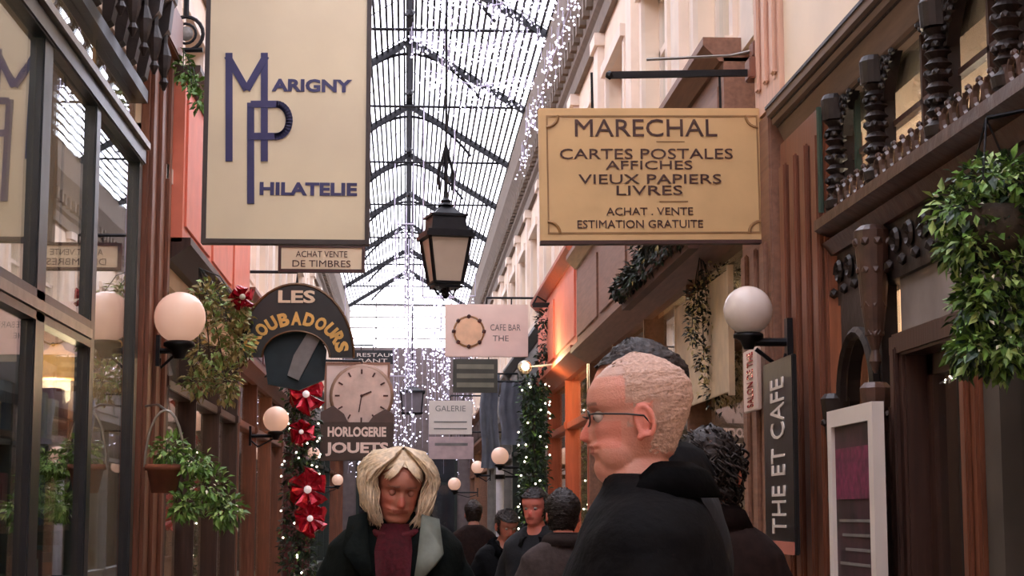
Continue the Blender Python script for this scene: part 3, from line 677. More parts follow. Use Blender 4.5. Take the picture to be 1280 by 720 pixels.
# hanging terracotta pot on the left with trailing plant
Y = 10.85
o = thing('hanging_flowerpot', 'terracotta pot in a wire hoop hanging low on the left, with trailing green plant', 'flowerpot', at(205, 598, Y)); s_ = Y/F
MB().lathe([(15*s_, -18*s_), (21*s_, 10*s_), (24*s_, 10*s_), (24*s_, 17*s_), (21*s_, 17*s_)], seg=20).build('pot', terra, o, True)
MB().tube([(24*s_*math.cos(a*PI/12), 0, 14*s_+70*s_*math.sin(a*PI/12)) for a in range(13)], .008, 6).tube([(0, 0, 84*s_), (-.06, .1, 92*s_), (-HW+.052-o.location.x, .3, 92*s_)], .008).build('wire_hoop', steel, o)
bl = [(Pp(x, y, Y, o), (rx*s_, .14, ry*s_)) for x, y, rx, ry in ((212, 565, 22, 20), (246, 580, 20, 18), (262, 612, 28, 26), (232, 632, 18, 18), (285, 640, 22, 20))]
foliage(MB(), bl, 130, .058, .5).build('leaves', leafg, o); foliage(MB(), bl, 60, .05).build('young_leaves', leafl, o); foliage(MB(), bl, 10, .03).build('blossoms', blossom, o)
stems(MB(), (0, 0, .1), [b[0] for b in bl]).build('stems', leafd, o)
# big plant at the right
Y = 4.4
o = thing('hanging_basket', 'large bushy green hanging basket with trailing shoots at the right edge', 'plant', at(1238, 300, Y)); s_ = Y/F
bl = [(Pp(x, y, Y, o), (rx*s_, .13, ry*s_)) for x, y, rx, ry in ((1235, 232, 48, 38), (1200, 265, 38, 34), (1250, 290, 50, 48), (1262, 232, 30, 36), (1205, 310, 26, 26), (1240, 352, 40, 44), (1262, 400, 28, 40), (1215, 385, 14, 44), (1250, 440, 20, 34), (1209, 438, 7, 26))]
foliage(MB(), bl, 150, .038, .5).build('leaves', leafg, o); foliage(MB(), bl, 80, .036, .5).build('young_leaves', leafl, o); foliage(MB(), bl, 80, .04).build('dark_leaves', leafd, o)  # dark green leaves are mixed at random among the paler ones
foliage(MB(), bl, 9, .02).build('blossoms', blossom, o)
MB().lathe([(.05, -.06), (.09, .0), (.11, .06), (.1, .08)], seg=18).build('basket', mat('dark_wicker', (56, 48, 38), .8, scale=40, var=.4, bump=.6), o, True)
k = MB()
for a_ in range(3): k.tube([(.1*math.cos(a_*2.1), .1*math.sin(a_*2.1), .07), (0, 0, .32)], .003, 4)
k.tube([(0, 0, .32), (HW-.06-o.location.x, 0, .35)], .006, 5); k.build('hanger', iron, o)
# white flower cluster + garland of lights around the door head
def beads(pts, n, r, sag=0.0, seed=1):
    rnd = random.Random(seed); mb = MB(); wb = MB(); pts = [Vector(p) for p in pts]
    tot = [0]
    for a, b in zip(pts, pts[1:]): tot.append(tot[-1]+(b-a).length)
    wb.tube(pts, .003, 4)
    for i in range(n):
        s = tot[-1]*(i+.5)/n
        for j in range(len(pts)-1):
            if tot[j] <= s <= tot[j+1]:
                p = pts[j].lerp(pts[j+1], (s-tot[j])/max(1e-6, tot[j+1]-tot[j])); break
        mb.ball(p+Vector((rnd.gauss(0, .006), rnd.gauss(0, .006), rnd.gauss(0, .006))), r, 1)
    return mb, wb
def lightstring(label, pts, n, r=.005, seed=1, m=beadw, name='light_string'):
    mb, wb = beads(pts, n, r, seed=seed); p0 = Vector(pts[0]); t = thing(name, label, 'light string', p0)
    for q in (mb, wb):
        for v in q.bm.verts: v.co -= p0
    wb.build('wire', beadd, t); b = mb.build('bulbs', m, t); b['kind'] = 'stuff'; return t
Xg = HW-.13
lightstring('string of tiny white lights sagging from the menu board to the trailing plant at right', [at(1096, 498, 6.35), at(1120, 492, 6.2), at(1140, 487, 6.0), at(1165, 484, 5.8), at(1185, 474, 5.6), at(1208, 458, 5.25)], 20, .0035)
lightstring('string of tiny lights trailing along the door head at right', [at(1128, 402, 6.1), at(1160, 386, 5.8), at(1200, 366, 5.45), at(1212, 400, 5.4), at(1205, 450, 5.4)], 24, .003, 3)
o = thing('white_flower_spray', 'spray of white flowers in the trailing plant beside the door at right', 'flowers', at(1202, 458, 5.2))
foliage(MB(), [((0, 0, 0), (.03, .03, .03)), ((.02, 0, .1), (.02, .02, .05))], 30, .026).build('petals', blossom, o); stems(MB(), (.05, 0, .2), [(0, 0, 0), (.02, 0, .08)], .002).build('stems', leafg, o)
for i, x in enumerate((1256, 1268, 1277)):
    lightstring('vertical string of small lights at the right edge, %s' % ('inner one', 'middle one', 'outermost one')[i], [at(x, 420, 4.9), at(x+1, 560, 4.9), at(x+2, 715, 4.9)], 16, .003, i)

# ------------------------------------------------------------------ ledge planter and ivy on the beige shopfront
o = thing('ledge_planter', 'dark foliage-filled planter ledge under the ochre sign, beside the right globe', 'planter', (HW-.27, 9.6, 2.87))
MB().mm((-.05, -.9, 0), (.035, 1.9, .08), .01).mm((-.02, -.88, -.05), (.035, 1.88, 0)).build('trough', mat('planter_brown', (84, 54, 44), .6), o)
bl = [((-.03, y*1.0, .15), (.09, .2, .17)) for y in (-.75, -.45, -.1, .2, .5)]+[((-.03, y, .07), (.07, .22, .07)) for y in (.9, 1.3, 1.65)]
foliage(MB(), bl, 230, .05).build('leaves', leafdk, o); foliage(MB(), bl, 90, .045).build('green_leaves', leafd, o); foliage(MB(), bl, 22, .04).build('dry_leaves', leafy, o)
Y = 9.3
o = thing('hanging_ivy', 'sparse ivy with small white flowers trailing left of the right globe lamp', 'plant', at(880, 360, Y)); s_ = Y/F
bl = [(Pp(x, y, Y, o), (rx*s_, .1, ry*s_)) for x, y, rx, ry in ((900, 345, 26, 22), (872, 372, 16, 22), (890, 400, 20, 32), (905, 440, 12, 30), (880, 450, 10, 30), (895, 490, 22, 26), (920, 460, 8, 30), (865, 410, 5, 30))]
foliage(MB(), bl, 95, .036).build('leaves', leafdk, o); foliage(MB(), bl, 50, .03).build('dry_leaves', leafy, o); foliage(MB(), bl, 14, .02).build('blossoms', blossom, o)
stems(MB(), (0, .1, .2), [b[0] for b in bl], .0025).build('stems', leafdk, o)
# pale panel in the shopfront behind the ivy
tag(MB().mm((HW-.085, 8.75, 2.1), (HW-.075, 10.5, 2.72), .003).mm((HW-.09, 8.73, 2.08), (HW-.06, 8.76, 2.74)).mm((HW-.09, 10.49, 2.08), (HW-.06, 10.52, 2.74)).build('notice_panel', mat('pale_beige_panel', (218, 192, 160), .6), origin=(HW-.08, 9.3, 2.2)), 'pale beige panel behind the trailing ivy, left of the right globe lamp', 'panel')

# ------------------------------------------------------------------ vertical signs at right
VERT = Matrix(((0, 0, -1), (0, 1, 0), (1, 0, 0)))
def wallsign(px0, px1, py0, py1, X, name, label, cat, bm_, fr=None):
    a = atx(px0, py1, X); b = atx(px1, py0, X); y0, y1 = b.y, a.y; z0 = min(a.z, atx(px1, py1, X).z); z1 = max(atx(px0, py0, X).z, b.z)
    t = thing(name, label, cat, (X, y1, z0)); MB().mm((-.008, y0-y1, 0), (.012, 0, z1-z0), .004).build('board', bm_, t); return t, y1-y0, z1-z0
t, L, H = wallsign(960, 992, 455, 690, HW-.19, 'vertical_sign', 'narrow black vertical sign with white hand lettering on the right pilaster', 'sign', black)
text(t, 'THE ET CAFE', .1, offwhite, (-.011, -L*.74, H*.1), rot=VERT, width=H*.8, height=L*.46, align='LEFT')
m = MB(); m.mm((-.012, -L+.01, .0), (-.008, -.01, .05)); m.build('pink_label', salmond, t)
t, L, H = wallsign(932, 948, 440, 512, HW-.165, 'vertical_sign', 'small pinkish vertical sign with red lettering under the right globe lamp', 'sign', pinkw)
text(t, 'SALON DE THE', .1, redfoil, (-.010, -L*.72, H*.06), rot=VERT, width=H*.88, height=L*.42, align='LEFT')
# menu board
X = HW-.14; a = atx(1040, 515, X); b = atx(1097, 497, X); zt = a.z; t = thing('menu_board', 'white-framed menu board with dark poster standing by the carved shopfront', 'board', (X, a.y, 0))
L = a.y-b.y; k = MB(); wd = .06; zb = .75
k.mm((-.02, -L, zb), (.02, -L+wd, zt)); k.mm((-.02, -wd, zb), (.02, 0, zt)); k.mm((-.02, -L+wd, zt-wd), (.02, -wd, zt)); k.mm((-.02, -L+wd, zb), (.02, -wd, zb+wd)); k.build('frame', offwhite, t)
MB().mm((-.006, -L+wd, zb+wd), (.006, -wd, zt-wd)).build('poster', mat('dark_magenta_poster', (54, 24, 34), .5, scale=9, var=.8), t)
k = MB(); k.mm((-.01, -L+wd+.02, zt-.32), (-.006, -wd-.02, zt-.14)); k.build('poster_heading', mat('magenta_print', (110, 30, 66), .5, scale=30, var=.6), t)
k = MB()
for i in range(9): k.mm((-.009, -L+wd+.05, zt-.40-i*.05), (-.006, -wd-.05-.04*(i % 3), zt-.39-i*.05))
k.build('menu_lines', greyp, t)
for yy in (-L+.02, -.05): MB().mm((-.02, yy, .012), (.0, yy+.03, zb)).build('leg', offwhite, t)

# ------------------------------------------------------------------ small hanging signs deep in the arcade
def hangsign(px0, py0, px1, py1, Y, label, bmat, side, th=.04, frm=None, arm=True):
    a = at(px0, py1, Y); b = at(px1, py0, Y); W = b.x-a.x; H = b.z-a.z
    t = thing('hanging_sign', label, 'sign', (a.x, Y, a.z)); MB().mm((0, -th/2, 0), (W, th/2, H), .004).build('board', bmat, t)
    if frm: k = MB(); frame(k, -.015, W+.015, -.015, H+.015, -th/2-.01, th/2+.01, .025); k.build('frame', frm, t)
    if arm:
        X = side*(HW-.0)-a.x; k = MB(); k.tube([(W*.5 if side > 0 else W*.5, 0, H+.08), (X, 0, H+.08)], .014); k.tube([(W*.2, 0, H), (W*.2, 0, H+.08)], .008) if side < 0 else k.tube([(W*.8, 0, H), (W*.8, 0, H+.08)], .008); k.tube([(W*.5, 0, H), (W*.5, 0, H+.08)], .008); k.build('hanging_rod', iron, t)
    return t, W, H
t, W, H = hangsign(350, 309, 454, 338, 14.4, 'small cream sign just below the large cream enamel sign', creamsign, -1, frm=inkb)
text(t, 'ACHAT VENTE', .1, inkb, (W/2, -.022, H*.55), width=W*.62, height=H*.26); text(t, 'DE TIMBRES', .1, inkb, (W/2, -.022, H*.14), width=W*.7, height=H*.28)
t, W, H = hangsign(441, 438, 492, 455, 27, 'small dark sign with white letters right of the arched sign', black, -1)
text(t, 'RESTAU', .1, offwhite, (W/2, -.022, H*.52), width=W*.8, height=H*.26); text(t, 'RANT', .1, offwhite, (W/2, -.022, H*.12), width=W*.7, height=H*.26)
# arched sign LES TROUBADOURS
Y = 17.2; c = at(370, 447, Y); s_ = Y/F
t = thing('arched_sign', 'dark arched sign reading LES TROUBADOURS in gold letters', 'sign', (c.x, Y, c.z))
def arcp(r, a0, a1, n): return [(r*math.cos(a0+(a1-a0)*i/n), r*1.28*math.sin(a0+(a1-a0)*i/n)) for i in range(n+1)]
Ro = 72*s_; Ri = 42*s_
def arci(a0, a1, n): return [(Ri*math.cos(a0+(a1-a0)*i/n), 33*s_*math.sin(a0+(a1-a0)*i/n)) for i in range(n+1)]
k = MB(); outer = arcp(Ro, 0, PI, 24); inner = arci(PI, 0, 24)
for i in range(24):
    (a, b), (c2, d) = outer[i], outer[i+1]; (e, f), (g, h) = inner[24-i], inner[23-i]
    k.prism([(a, b), (c2, d), (g, h), (e, f)], 'y', -.03, .03)
k.build('board', mat('sign_blackish_green', (32, 32, 28), .45), t)
k = MB(); k.tube([(x, -.03, z) for x, z in arcp(Ro, 0, PI, 24)], .014, 5); k.tube([(x, -.03, z) for x, z in arci(0, PI, 24)], .01, 5); k.build('rim', mat('bronze_rim', (92, 66, 40), .4, .5), t)
text(t, 'LES', .1, creamsign, (0, -.036, 68*s_), width=46*s_, height=16*s_, fat=.003)
word = 'TROUBADOURS'
for i, ch in enumerate(word):
    an = PI*(1-(i+.62)/(len(word)+.25)); r = Ri+9*s_
    x, z = 49*s_*math.cos(an), 6*s_+34*s_*math.sin(an); q = text(t, ch, .1, gold, (0, 0, 0), width=13*s_, height=17*s_, fat=.005, name='letter')
    rot = -(PI/2-an)*-1; M = Matrix.Rotation(-(an-PI/2), 3, 'Y')
    for v in q.data.vertices: v.co = M @ v.co + Vector((x, -.034, z))
k = MB(); k.tube([(0, 0, Ro*1.28), (0, 0, Ro*1.28+.12), (-HW-t.location.x, 0, Ro*1.28+.12)], .015); k.tube([(-Ro, 0, 0), (-HW-t.location.x+.05, 0, 0)], .015); k.build('bracket', iron, t)
# fabric figure hanging under the arch
o = thing('hanging_banner', 'dark teal cloth banner hanging inside the arched sign', 'banner', at(368, 425, 17.27))
MB().tube([(-.2, -.03, .15), (-.2, -.06, .4)], .012, 5).tube([(.2, -.03, .15), (.2, -.06, .4)], .012, 5).tube([(-.28, -.06, .38), (.28, -.06, .38)], .014, 5).build('hanging_cord', iron, o)
k = MB(); k.prism([(-.25, -.45), (-.3, -.1), (-.2, .1), (0, .16), (.2, .1), (.3, -.1), (.28, -.4), (.05, -.5)], 'y', -.02, .02); k.jit(.03, 5); k.build('cloth', curtain, o)
k = MB(); k.prism([(-.06, -.35), (.0, -.15), (.16, .12), (.27, .05), (.2, -.1), (.05, -.4)], 'y', -.05, -.02); k.build('grey_patch', greyp, o)
# clock and board below
Y = 21.5; c = at(452, 495, Y); s_ = Y/F
t = thing('wall_clock', 'large round pale clock face hanging above the brown sign', 'clock', (c.x, Y, c.z))
MB().lathe([(34*s_, .04), (38*s_, .03), (40*s_, -.02), (36*s_, -.04)], seg=36, ax='y').build('rim', mat('clock_rim', (150, 118, 98), .5), t, True)
MB().lathe([(36*s_, -.02), (36*s_, -.045)], seg=36, ax='y').build('face', mat('clock_face', (204, 176, 162), .5), t)
k = MB()
for i in range(12):
    a = i*PI/6; k.bar((27*s_*math.sin(a), -.05, 27*s_*math.cos(a)), (33*s_*math.sin(a), -.05, 33*s_*math.cos(a)), .02, .006, (0, 1, 0))
k.build('hour_marks', inkb, t); k = MB(); k.bar((0, -.055, 0), (.12, -.055, .05), .02, .006, (0, 1, 0)); k.bar((0, -.055, 0), (-.03, -.055, -.2), .014, .006, (0, 1, 0)); k.ball((0, -.055, 0), .02, 1); k.build('hands', inkb, t)
k = MB(); k.tube([(0, 0, 36*s_), (0, 0, 44*s_), (-HW-c.x, 0, 44*s_)], .015); k.build('bracket', iron, t)
o = thing('clock_backboard', 'pale square panel behind the round clock', 'panel', (c.x, Y+.12, c.z)); MB().mm((-46*s_, -.02, -40*s_), (34*s_, .02, 42*s_), .01).build('panel', pinkw, o); k = MB(); frame(k, -47*s_, 35*s_, -41*s_, 43*s_, -.03, .03, .03); k.build('frame', beigew, o)
t, W, H = hangsign(400, 528, 492, 576, Y-.2, 'brown sign with two rows of pale letters under the round clock', mat('brown_sign', (62, 46, 38), .5), -1, arm=False)
text(t, 'HORLOGERIE', .1, pinkw, (W/2, -.022, H*.62), width=W*.8, height=H*.26, fat=.004); text(t, 'JOUETS', .1, pinkw, (W/2, -.022, H*.12), width=W*.86, height=H*.36, fat=.004)
k = MB(); k.prism([(-.0, H), (.0, H+.12), (.15, H+.2), (.28, H+.1), (.33, H)], 'y', -.02, .02); k.build('scroll_top', mat('brown_scroll', (78, 58, 52), .5), t); k = MB(); k.prism([(W, H), (W, H+.1), (W-.1, H+.16), (W-.24, H+.08), (W-.3, H)], 'y', -.02, .02); k.tube([(0, 0, H*.8), (-HW-t.location.x, 0, H*.8)], .012); k.build('scroll_top', mat('brown_scroll', (78, 58, 52), .5), t)
# right-hand small signs
t, W, H = hangsign(556, 381, 660, 446, 20.8, 'pinkish-white sign with a round emblem, right of the lantern', pinkw, 1)
k = MB(); s_ = 20.8/F; cx, cz = 30*s_, H*.48
k.tube([(cx+19*s_*math.cos(a*PI/12), -.024, cz+19*s_*math.sin(a*PI/12)) for a in range(24)], .012, 5, True); k.build('emblem_ring', ochred, t)
k = MB()
for a in range(8): k.ball((cx+19*s_*math.cos(a*PI/4+PI/8*0+PI/2), -.028, cz+19*s_*math.sin(a*PI/4+PI/2)), .028, 1)
k.build('emblem_studs', inkb, t)
k = MB(); k.lathe([(17*s_, -.02), (17*s_, -.026)], (cx, 0, cz), 24, 'y'); k.build('emblem_disc', mat('emblem_peach', (226, 186, 150), .5), t)
text(t, 'CAFE BAR', .1, greyp, (76*s_, -.022, H*.5), width=38*s_, height=8*s_); text(t, 'THE', .1, greyp, (70*s_, -.022, H*.3), width=20*s_, height=7*s_)
t, W, H = hangsign(566, 449, 622, 491, 23.5, 'dark olive striped sign below the pinkish-white emblem sign', mat('olive_dark', (66, 64, 54), .5), 1)
k = MB()
for i in range(3): k.mm((.05, -.026, H*(.16+.27*i)), (W-.05, -.02, H*(.16+.27*i)+H*.14))
k.build('stripes', mat('olive_pale', (120, 116, 98), .5), t)
t, W, H = hangsign(536, 501, 590, 543, 28, 'upper white lettered sign in the middle distance below the light curtain', offwhite, 1)
text(t, 'GALERIE', .1, greyp, (W/2, -.022, H*.68), width=W*.7, height=H*.17); k = MB()
for i in range(2): k.mm((.08, -.024, H*(.15+.2*i)), (W-.08, -.02, H*(.15+.2*i)+.02))
k.build('text_lines', greyp, t)
t, W, H = hangsign(536, 546, 592, 574, 30, 'lower greyish-pink sign in the middle distance, right of the blonde woman', mat('greyish_pink', (188, 164, 164), .5), 1)
k = MB(); k.mm((.1, -.024, H*.6), (W-.1, -.02, H*.72)); k.build('text_lines', greyp, t)
# small grey lantern box
c = at(515, 503, 27); t = thing('small_lantern', 'small grey lantern hanging among the icicle lights', 'lantern', c)
k = MB(); sq(k, -.16, .14, .14, .17); k.build('glass', mat('grey_lantern_glass', (128, 120, 126), .4), t); k = MB(); sq(k, .14, .2, .17, .2); sq(k, .17, .16, .24, .06); sq(k, -.19, .15, -.16, .17)
for x, y in ((1, 1), (-1, 1), (-1, -1), (1, -1)): k.bar((x*.17, y*.17, .14), (x*.14, y*.14, -.17), .02)
k.tube([(0, 0, .24), (0, 0, 7.57-c.z)], .01); k.build('frame', iron, t)
# grey cloth sheets / banners on the right
for px, py0, py1, Y, wpx, lab in ((612, 468, 585, 25.5, 22, 'long grey-blue cloth banner hanging left of the warm halogen lamp'), (640, 478, 556, 23.5, 30, 'pale grey cloth banner hanging nearer the warm halogen lamp')):
    a = at(px, py1, Y); b = at(px, py0, Y); W = wpx*Y/F; H = b.z-a.z
    t = thing('hanging_banner', lab, 'banner', a); k = MB(); n = 10
    V = [[k.bm.verts.new((-W/2+W*i/n+.02*math.sin(j), .035*math.sin(i*1.7+j*.3), H*j/8)) for i in range(n+1)] for j in range(9)]
    for j in range(8):
        for i in range(n): k.bm.faces.new((V[j][i], V[j][i+1], V[j+1][i+1], V[j+1][i]))
    r = bmesh.ops.solidify(k.bm, geom=k.bm.faces[:], thickness=.01); k.build('cloth', mat('grey_blue_cloth', (122, 124, 134), .8), t, True)
    MB().tube([(-W/2-.05, 0, H+.01), (HW-.002-a.x, 0, H+.01)], .014).build('rod', iron, t)
# drainpipe
p = at(625, 585, 24.3); t = thing('drainpipe', 'pale grey vertical drainpipe on the right, below a white globe lamp', 'pipe', (p.x, 24.3, 0))
MB().tube([(0, 0, .012), (0, 0, p.z+.0)], .055, 12).build('pipe', mat('pale_grey_pipe', (178, 174, 178), .5), t, True)
k = MB()
for z in (.6, 1.35, 1.95): k.lathe([(.06, z), (.072, z), (.072, z+.06), (.06, z+.06)], seg=12)
k.bar((0, 0, 1.38), (HW-p.x, 0, 1.38), .03); k.bar((0, 0, 1.98), (HW-p.x, 0, 1.98), .03); k.build('collar', iron, t)
# warm halogen spot
c = at(657, 458, 17.8); t = thing('spotlight', 'bright warm halogen spotlight beside the salmon fascia on the right', 'lamp', c)
MB().ball((0, 0, 0), .038, 2).build('bulb', lampw, t, True); k = MB(); k.lathe([(.04, .0), (.07, .05), (.075, .1), (.03, .14)], (0, .04, 0), 14, 'y'); k.tube([(0, .1, 0), (HW-c.x, .12, .05)], .012); k.build('reflector', steel, t)
l = bpy.data.lights.new('spotlight_light', 'POINT'); l.energy = 32; l.color = (1, .74, .42); l.shadow_soft_size = .05; lo = bpy.data.objects.new('spotlight_light', l); COL.objects.link(lo); lo.location = c+Vector((0, -.08, 0))
# dark small bracket with foliage at right
c = at(683, 382, 19); t = thing('sign_bracket', 'small black iron bracket right of the emblem sign, over dark foliage', 'bracket', c)
MB().mm((-.15, -.02, -.02), (.15, .02, .03)).tube([(-.15, 0, 0), (-.1, 0, .1), (0, 0, .04)], .012).tube([(.1, 0, 0), (HW-.01-c.x, 0, 0)], .02).build('arm', iron, t)
o = thing('hanging_ivy', 'dark ivy hanging under the small black bracket, above the halogen spotlight', 'plant', at(682, 410, 19.1)); s_ = 19.1/F
bl = [((0, 0, .08), (.13, .1, .12)), ((.03, 0, -.15), (.1, .1, .2)), ((-.02, 0, -.38), (.08, .08, .15))]
foliage(MB(), bl, 70, .07).build('leaves', leafdk, o); foliage(MB(), bl, 25, .06).build('green_leaves', leafd, o)

# ------------------------------------------------------------------ Christmas garlands
def garland(px0, px1, py0, py1, Y, label, dens=1.0, bows=(), seed=0):
    a = at((px0+px1)/2, py1, Y); b = at((px0+px1)/2, py0, Y); H = b.z-a.z; r = abs(px1-px0)/2*Y/F
    t = thing('christmas_garland', label, 'garland', a); n = max(4, int(H/(r*.9)))
    bl = [((random.uniform(-.1, .1)*r, 0, H*(i+.5)/n), (r, r*.6, H/n*.75)) for i in range(n)]
    foliage(MB(), bl, int(150*dens), .07, .2).build('needles', leafd, t); foliage(MB(), bl, int(25*dens), .06).build('light_needles', leafg, t)
    MB().tube([(0, 0, 0), (0, 0, H), (math.copysign(HW, a.x)-a.x, 0, H)], .02).build('wire_core', iron, t)
    rnd = random.Random(seed); k = MB()
    for i in range(int(45*dens)):
        an = rnd.uniform(PI, 2*PI); k.ball((r*1.0*math.cos(an), r*.65*math.sin(an), rnd.uniform(0, H)), .012, 1)
    q = k.build('bulbs', beadw, t); q['kind'] = 'stuff'; return t
garland(350, 398, 470, 719, 19.3, 'dark green Christmas garland with red bows under the arched sign')
for i, (px, py, sc, lb) in enumerate(((383, 493, 1.15, 'red foil bow at the top of the left Christmas garland'), (377, 540, .75, 'narrow red ribbon bow in the middle of the left garland'), (385, 612, 1.25, 'red foil bow halfway down the left Christmas garland'), (388, 648, 1.0, 'red foil bow low on the left Christmas garland'))):
    o = thing('red_bow', lb, 'bow', at(px, py, 19.1)); k = MB()
    for a_ in range(6): k.tube([(0, 0, 0), (.12*sc*math.cos(a_*1.05), -.05, .14*sc*math.sin(a_*1.05)), (.15*sc*math.cos(a_*1.05+.5), 0, .18*sc*math.sin(a_*1.05+.5)), (0, 0, 0)], [.01, .05*sc, .05*sc, .01], 6)
    k.jit(.05, 12); k.build('bow_loops', redfoil, o); MB().ball((0, -.06, 0), .035*sc, 2).build('knot', mat('white_bauble', (240, 225, 225), .2, emit=.3), o)
garland(648, 688, 472, 700, 19.6, 'dark Christmas garland dotted with lights on the right, beside the orange post', 1.1, seed=4)

# ------------------------------------------------------------------ icicle light curtains (uncountable tiny bulbs)
def icicles(label, loc_, sx, sy, z0, z1, n, per, seed, r=.014, name='light_curtain'):
    rnd = random.Random(seed); t = thing(name, label, 'light curtain', loc_); k = MB(); wv = MB()
    for i in range(n):
        x = rnd.uniform(-sx, sx); y = rnd.uniform(-sy, sy); h = rnd.uniform(.55, 1)
        zt = z1-rnd.uniform(0, .15); zb = z1+(z0-z1)*h; wv.tube([(x, y, zt), (x+rnd.gauss(0, .02), y, (zt+zb)/2), (x+rnd.gauss(0, .03), y, zb)], .004, 3)
        for j in range(per):
            k.ball((x+rnd.gauss(0, .02), y+rnd.gauss(0, .02), rnd.uniform(zb, zt)), r*rnd.uniform(.6, 1.2), 1)
    wv.tube([(-sx, 0, z1), (sx, 0, z1)], .012, 5)
    for q in (-sx, sx): wv.tube([(q, 0, z1), (q, 0, 6.73-loc_[2])], .008, 4)
    a = k.build('bulbs', beadl, t); a['kind'] = 'stuff'; a = wv.build('wires', beadd, t); a['kind'] = 'stuff'; return t
lc = [(505, 26.08, .14, 280, 610, 12, 26, 'narrow lavender icicle light curtain hanging in the centre of the arcade'), (535, 29.76, .38, 395, 560, 22, 16, 'wide icicle light curtain behind the white lettered sign'), (560, 37.12, .58, 370, 600, 26, 14, 'farthest icicle light curtain before the end wall'), (548, 22.4, .2, 372, 470, 10, 16, 'short icicle light curtain left of the emblem sign'), (470, 33.44, .6, 470, 600, 18, 14, 'icicle light curtain behind the round clock')]
for px, Y, sx, py0, py1, n, per, lb in lc:
    a = at(px, py0, Y); b = at(px, py1, Y); icicles(lb, (a.x, Y, a.z), sx, .3, b.z-a.z, 0, n, per, int(px), .013)
# tinsel of lights under the roof and along the right cornice
def tinsel(label, P, n, r, spread, seed, m=beadl):
    rnd = random.Random(seed); P = [Vector(p) for p in P]; t = thing('light_garland', label, 'light string', P[0]); k = MB(); wv = MB()
    wv.tube([p-P[0] for p in P], .006, 4)
    for i in range(n):
        j = rnd.randrange(len(P)-1); p = P[j].lerp(P[j+1], rnd.random())-P[0]+Vector((rnd.gauss(0, spread), rnd.gauss(0, spread*2), -abs(rnd.gauss(0, spread*1.6)))); k.ball(p, r*rnd.uniform(.6, 1.3), 1)
        if i % 3 == 0: wv.tube([(p.x, p.y, p.z), (p.x, p.y, p.z+rnd.uniform(.05, .2))], .004, 3)
    a = k.build('bulbs', m, t); a['kind'] = 'stuff'; a = wv.build('wires', beadd, t); a['kind'] = 'stuff'; return t
tinsel('lavender light garland along the upper cornice on the right', [(1.5, 14.8, 6.2), (1.46, 17, 6.1), (1.46, 20, 6.15), (1.46, 23, 6.0)], 200, .011, .05, 5)
for i, (y, s0, s1, lb) in enumerate(((17.2, .1, 1.45, 'nearest icicle lights strung under the glass roof, at the top of the view'), (18.8, .0, 1.45, 'icicle lights strung under the roof just behind the nearest string'), (20.6, .2, 1.45, 'icicle lights under the roof above the emblem sign'))):
    tinsel(lb, [(s0, y, 6.75), ((s0+s1)/2, y, 6.55), (s1, y, 6.7)], 240, .011, .1, 11+i)
tinsel('bunch of icicle lights wound around the hanging lantern stem', [(.29, 14.2, 6.2), (.3, 14.1, 5.6), (.3, 14.0, 5.0)], 130, .008, .035, 31)

# ------------------------------------------------------------------ people
def interp(tab, t):
    for (a, u), (b, v) in zip(tab, tab[1:]):
        if t <= b:
            k = (t-a)/(b-a); k = k*k*(3-2*k)*.35+k*.65; return u+(v-u)*k
    return tab[-1][1]
FRONT = [(0, .040), (.03, .066), (.07, .080), (.11, .083), (.15, .078), (.19, .082), (.215, .091), (.237, .080), (.26, .094), (.30, .082), (.38, .083), (.47, .078), (.52, .078), (.57, .089), (.62, .092), (.70, .089), (.78, .079), (.86, .060), (.93, .036), (.975, .014), (1, 0)]
BACKP = [(0, .02), (.08, -.03), (.18, -.066), (.26, -.074), (.38, -.086), (.5, -.098), (.62, -.106), (.74, -.104), (.84, -.090), (.92, -.062), (.97, -.034), (1, -.0)]
WID = [(0, .022), (.04, .034), (.10, .046), (.2, .057), (.3, .064), (.42, .071), (.52, .075), (.62, .079), (.72, .078), (.81, .069), (.89, .053), (.95, .034), (.985, .016), (1, .0)]
def headpt(t, an, H, off=0, face=True):
    """an = 0 at the nose; x forward, y left, z up; origin at chin level under the ears"""
    f = interp(FRONT, t); b = interp(BACKP, t); wd = interp(WID, t); cx = (f+b)/2*1.0; a = (f-b)/2
    c, s_ = math.cos(an), math.sin(an); e = 2.25
    den = (abs(c)**e+abs(s_)**e)**(1/e); x = cx+(a+off)*c/den; y = (wd+off)*s_/den; z = t*.235
    if face and c > 0:
        g = lambda v, w_: math.exp(-(v/w_)**2)
        nz = 0
        if .285 <= t <= .56:
            k = (t-.285)/(.56-.285); nz = (.030*(1-k)**.75*min(1, (t-.285)/.03))*g(y, .0095+.006*(1-k))
        x += nz
        x -= .011*g(abs(y)-.031, .014)*g(t-.50, .045)      # eye sockets
        x += .005*g(abs(y)-.028, .02)*g(t-.575, .025)       # brows
        x += .004*g(abs(y)-.042, .014)*g(t-.40, .05)        # cheekbones
        x -= .003*g(abs(y)-.026, .008)*g(t-.30, .05)
        x += .003*g(abs(y)-.031, .010)*g(t-.492, .018)      # lids
    k_ = H/.235; return Vector((x*k_, y*k_, z*k_))
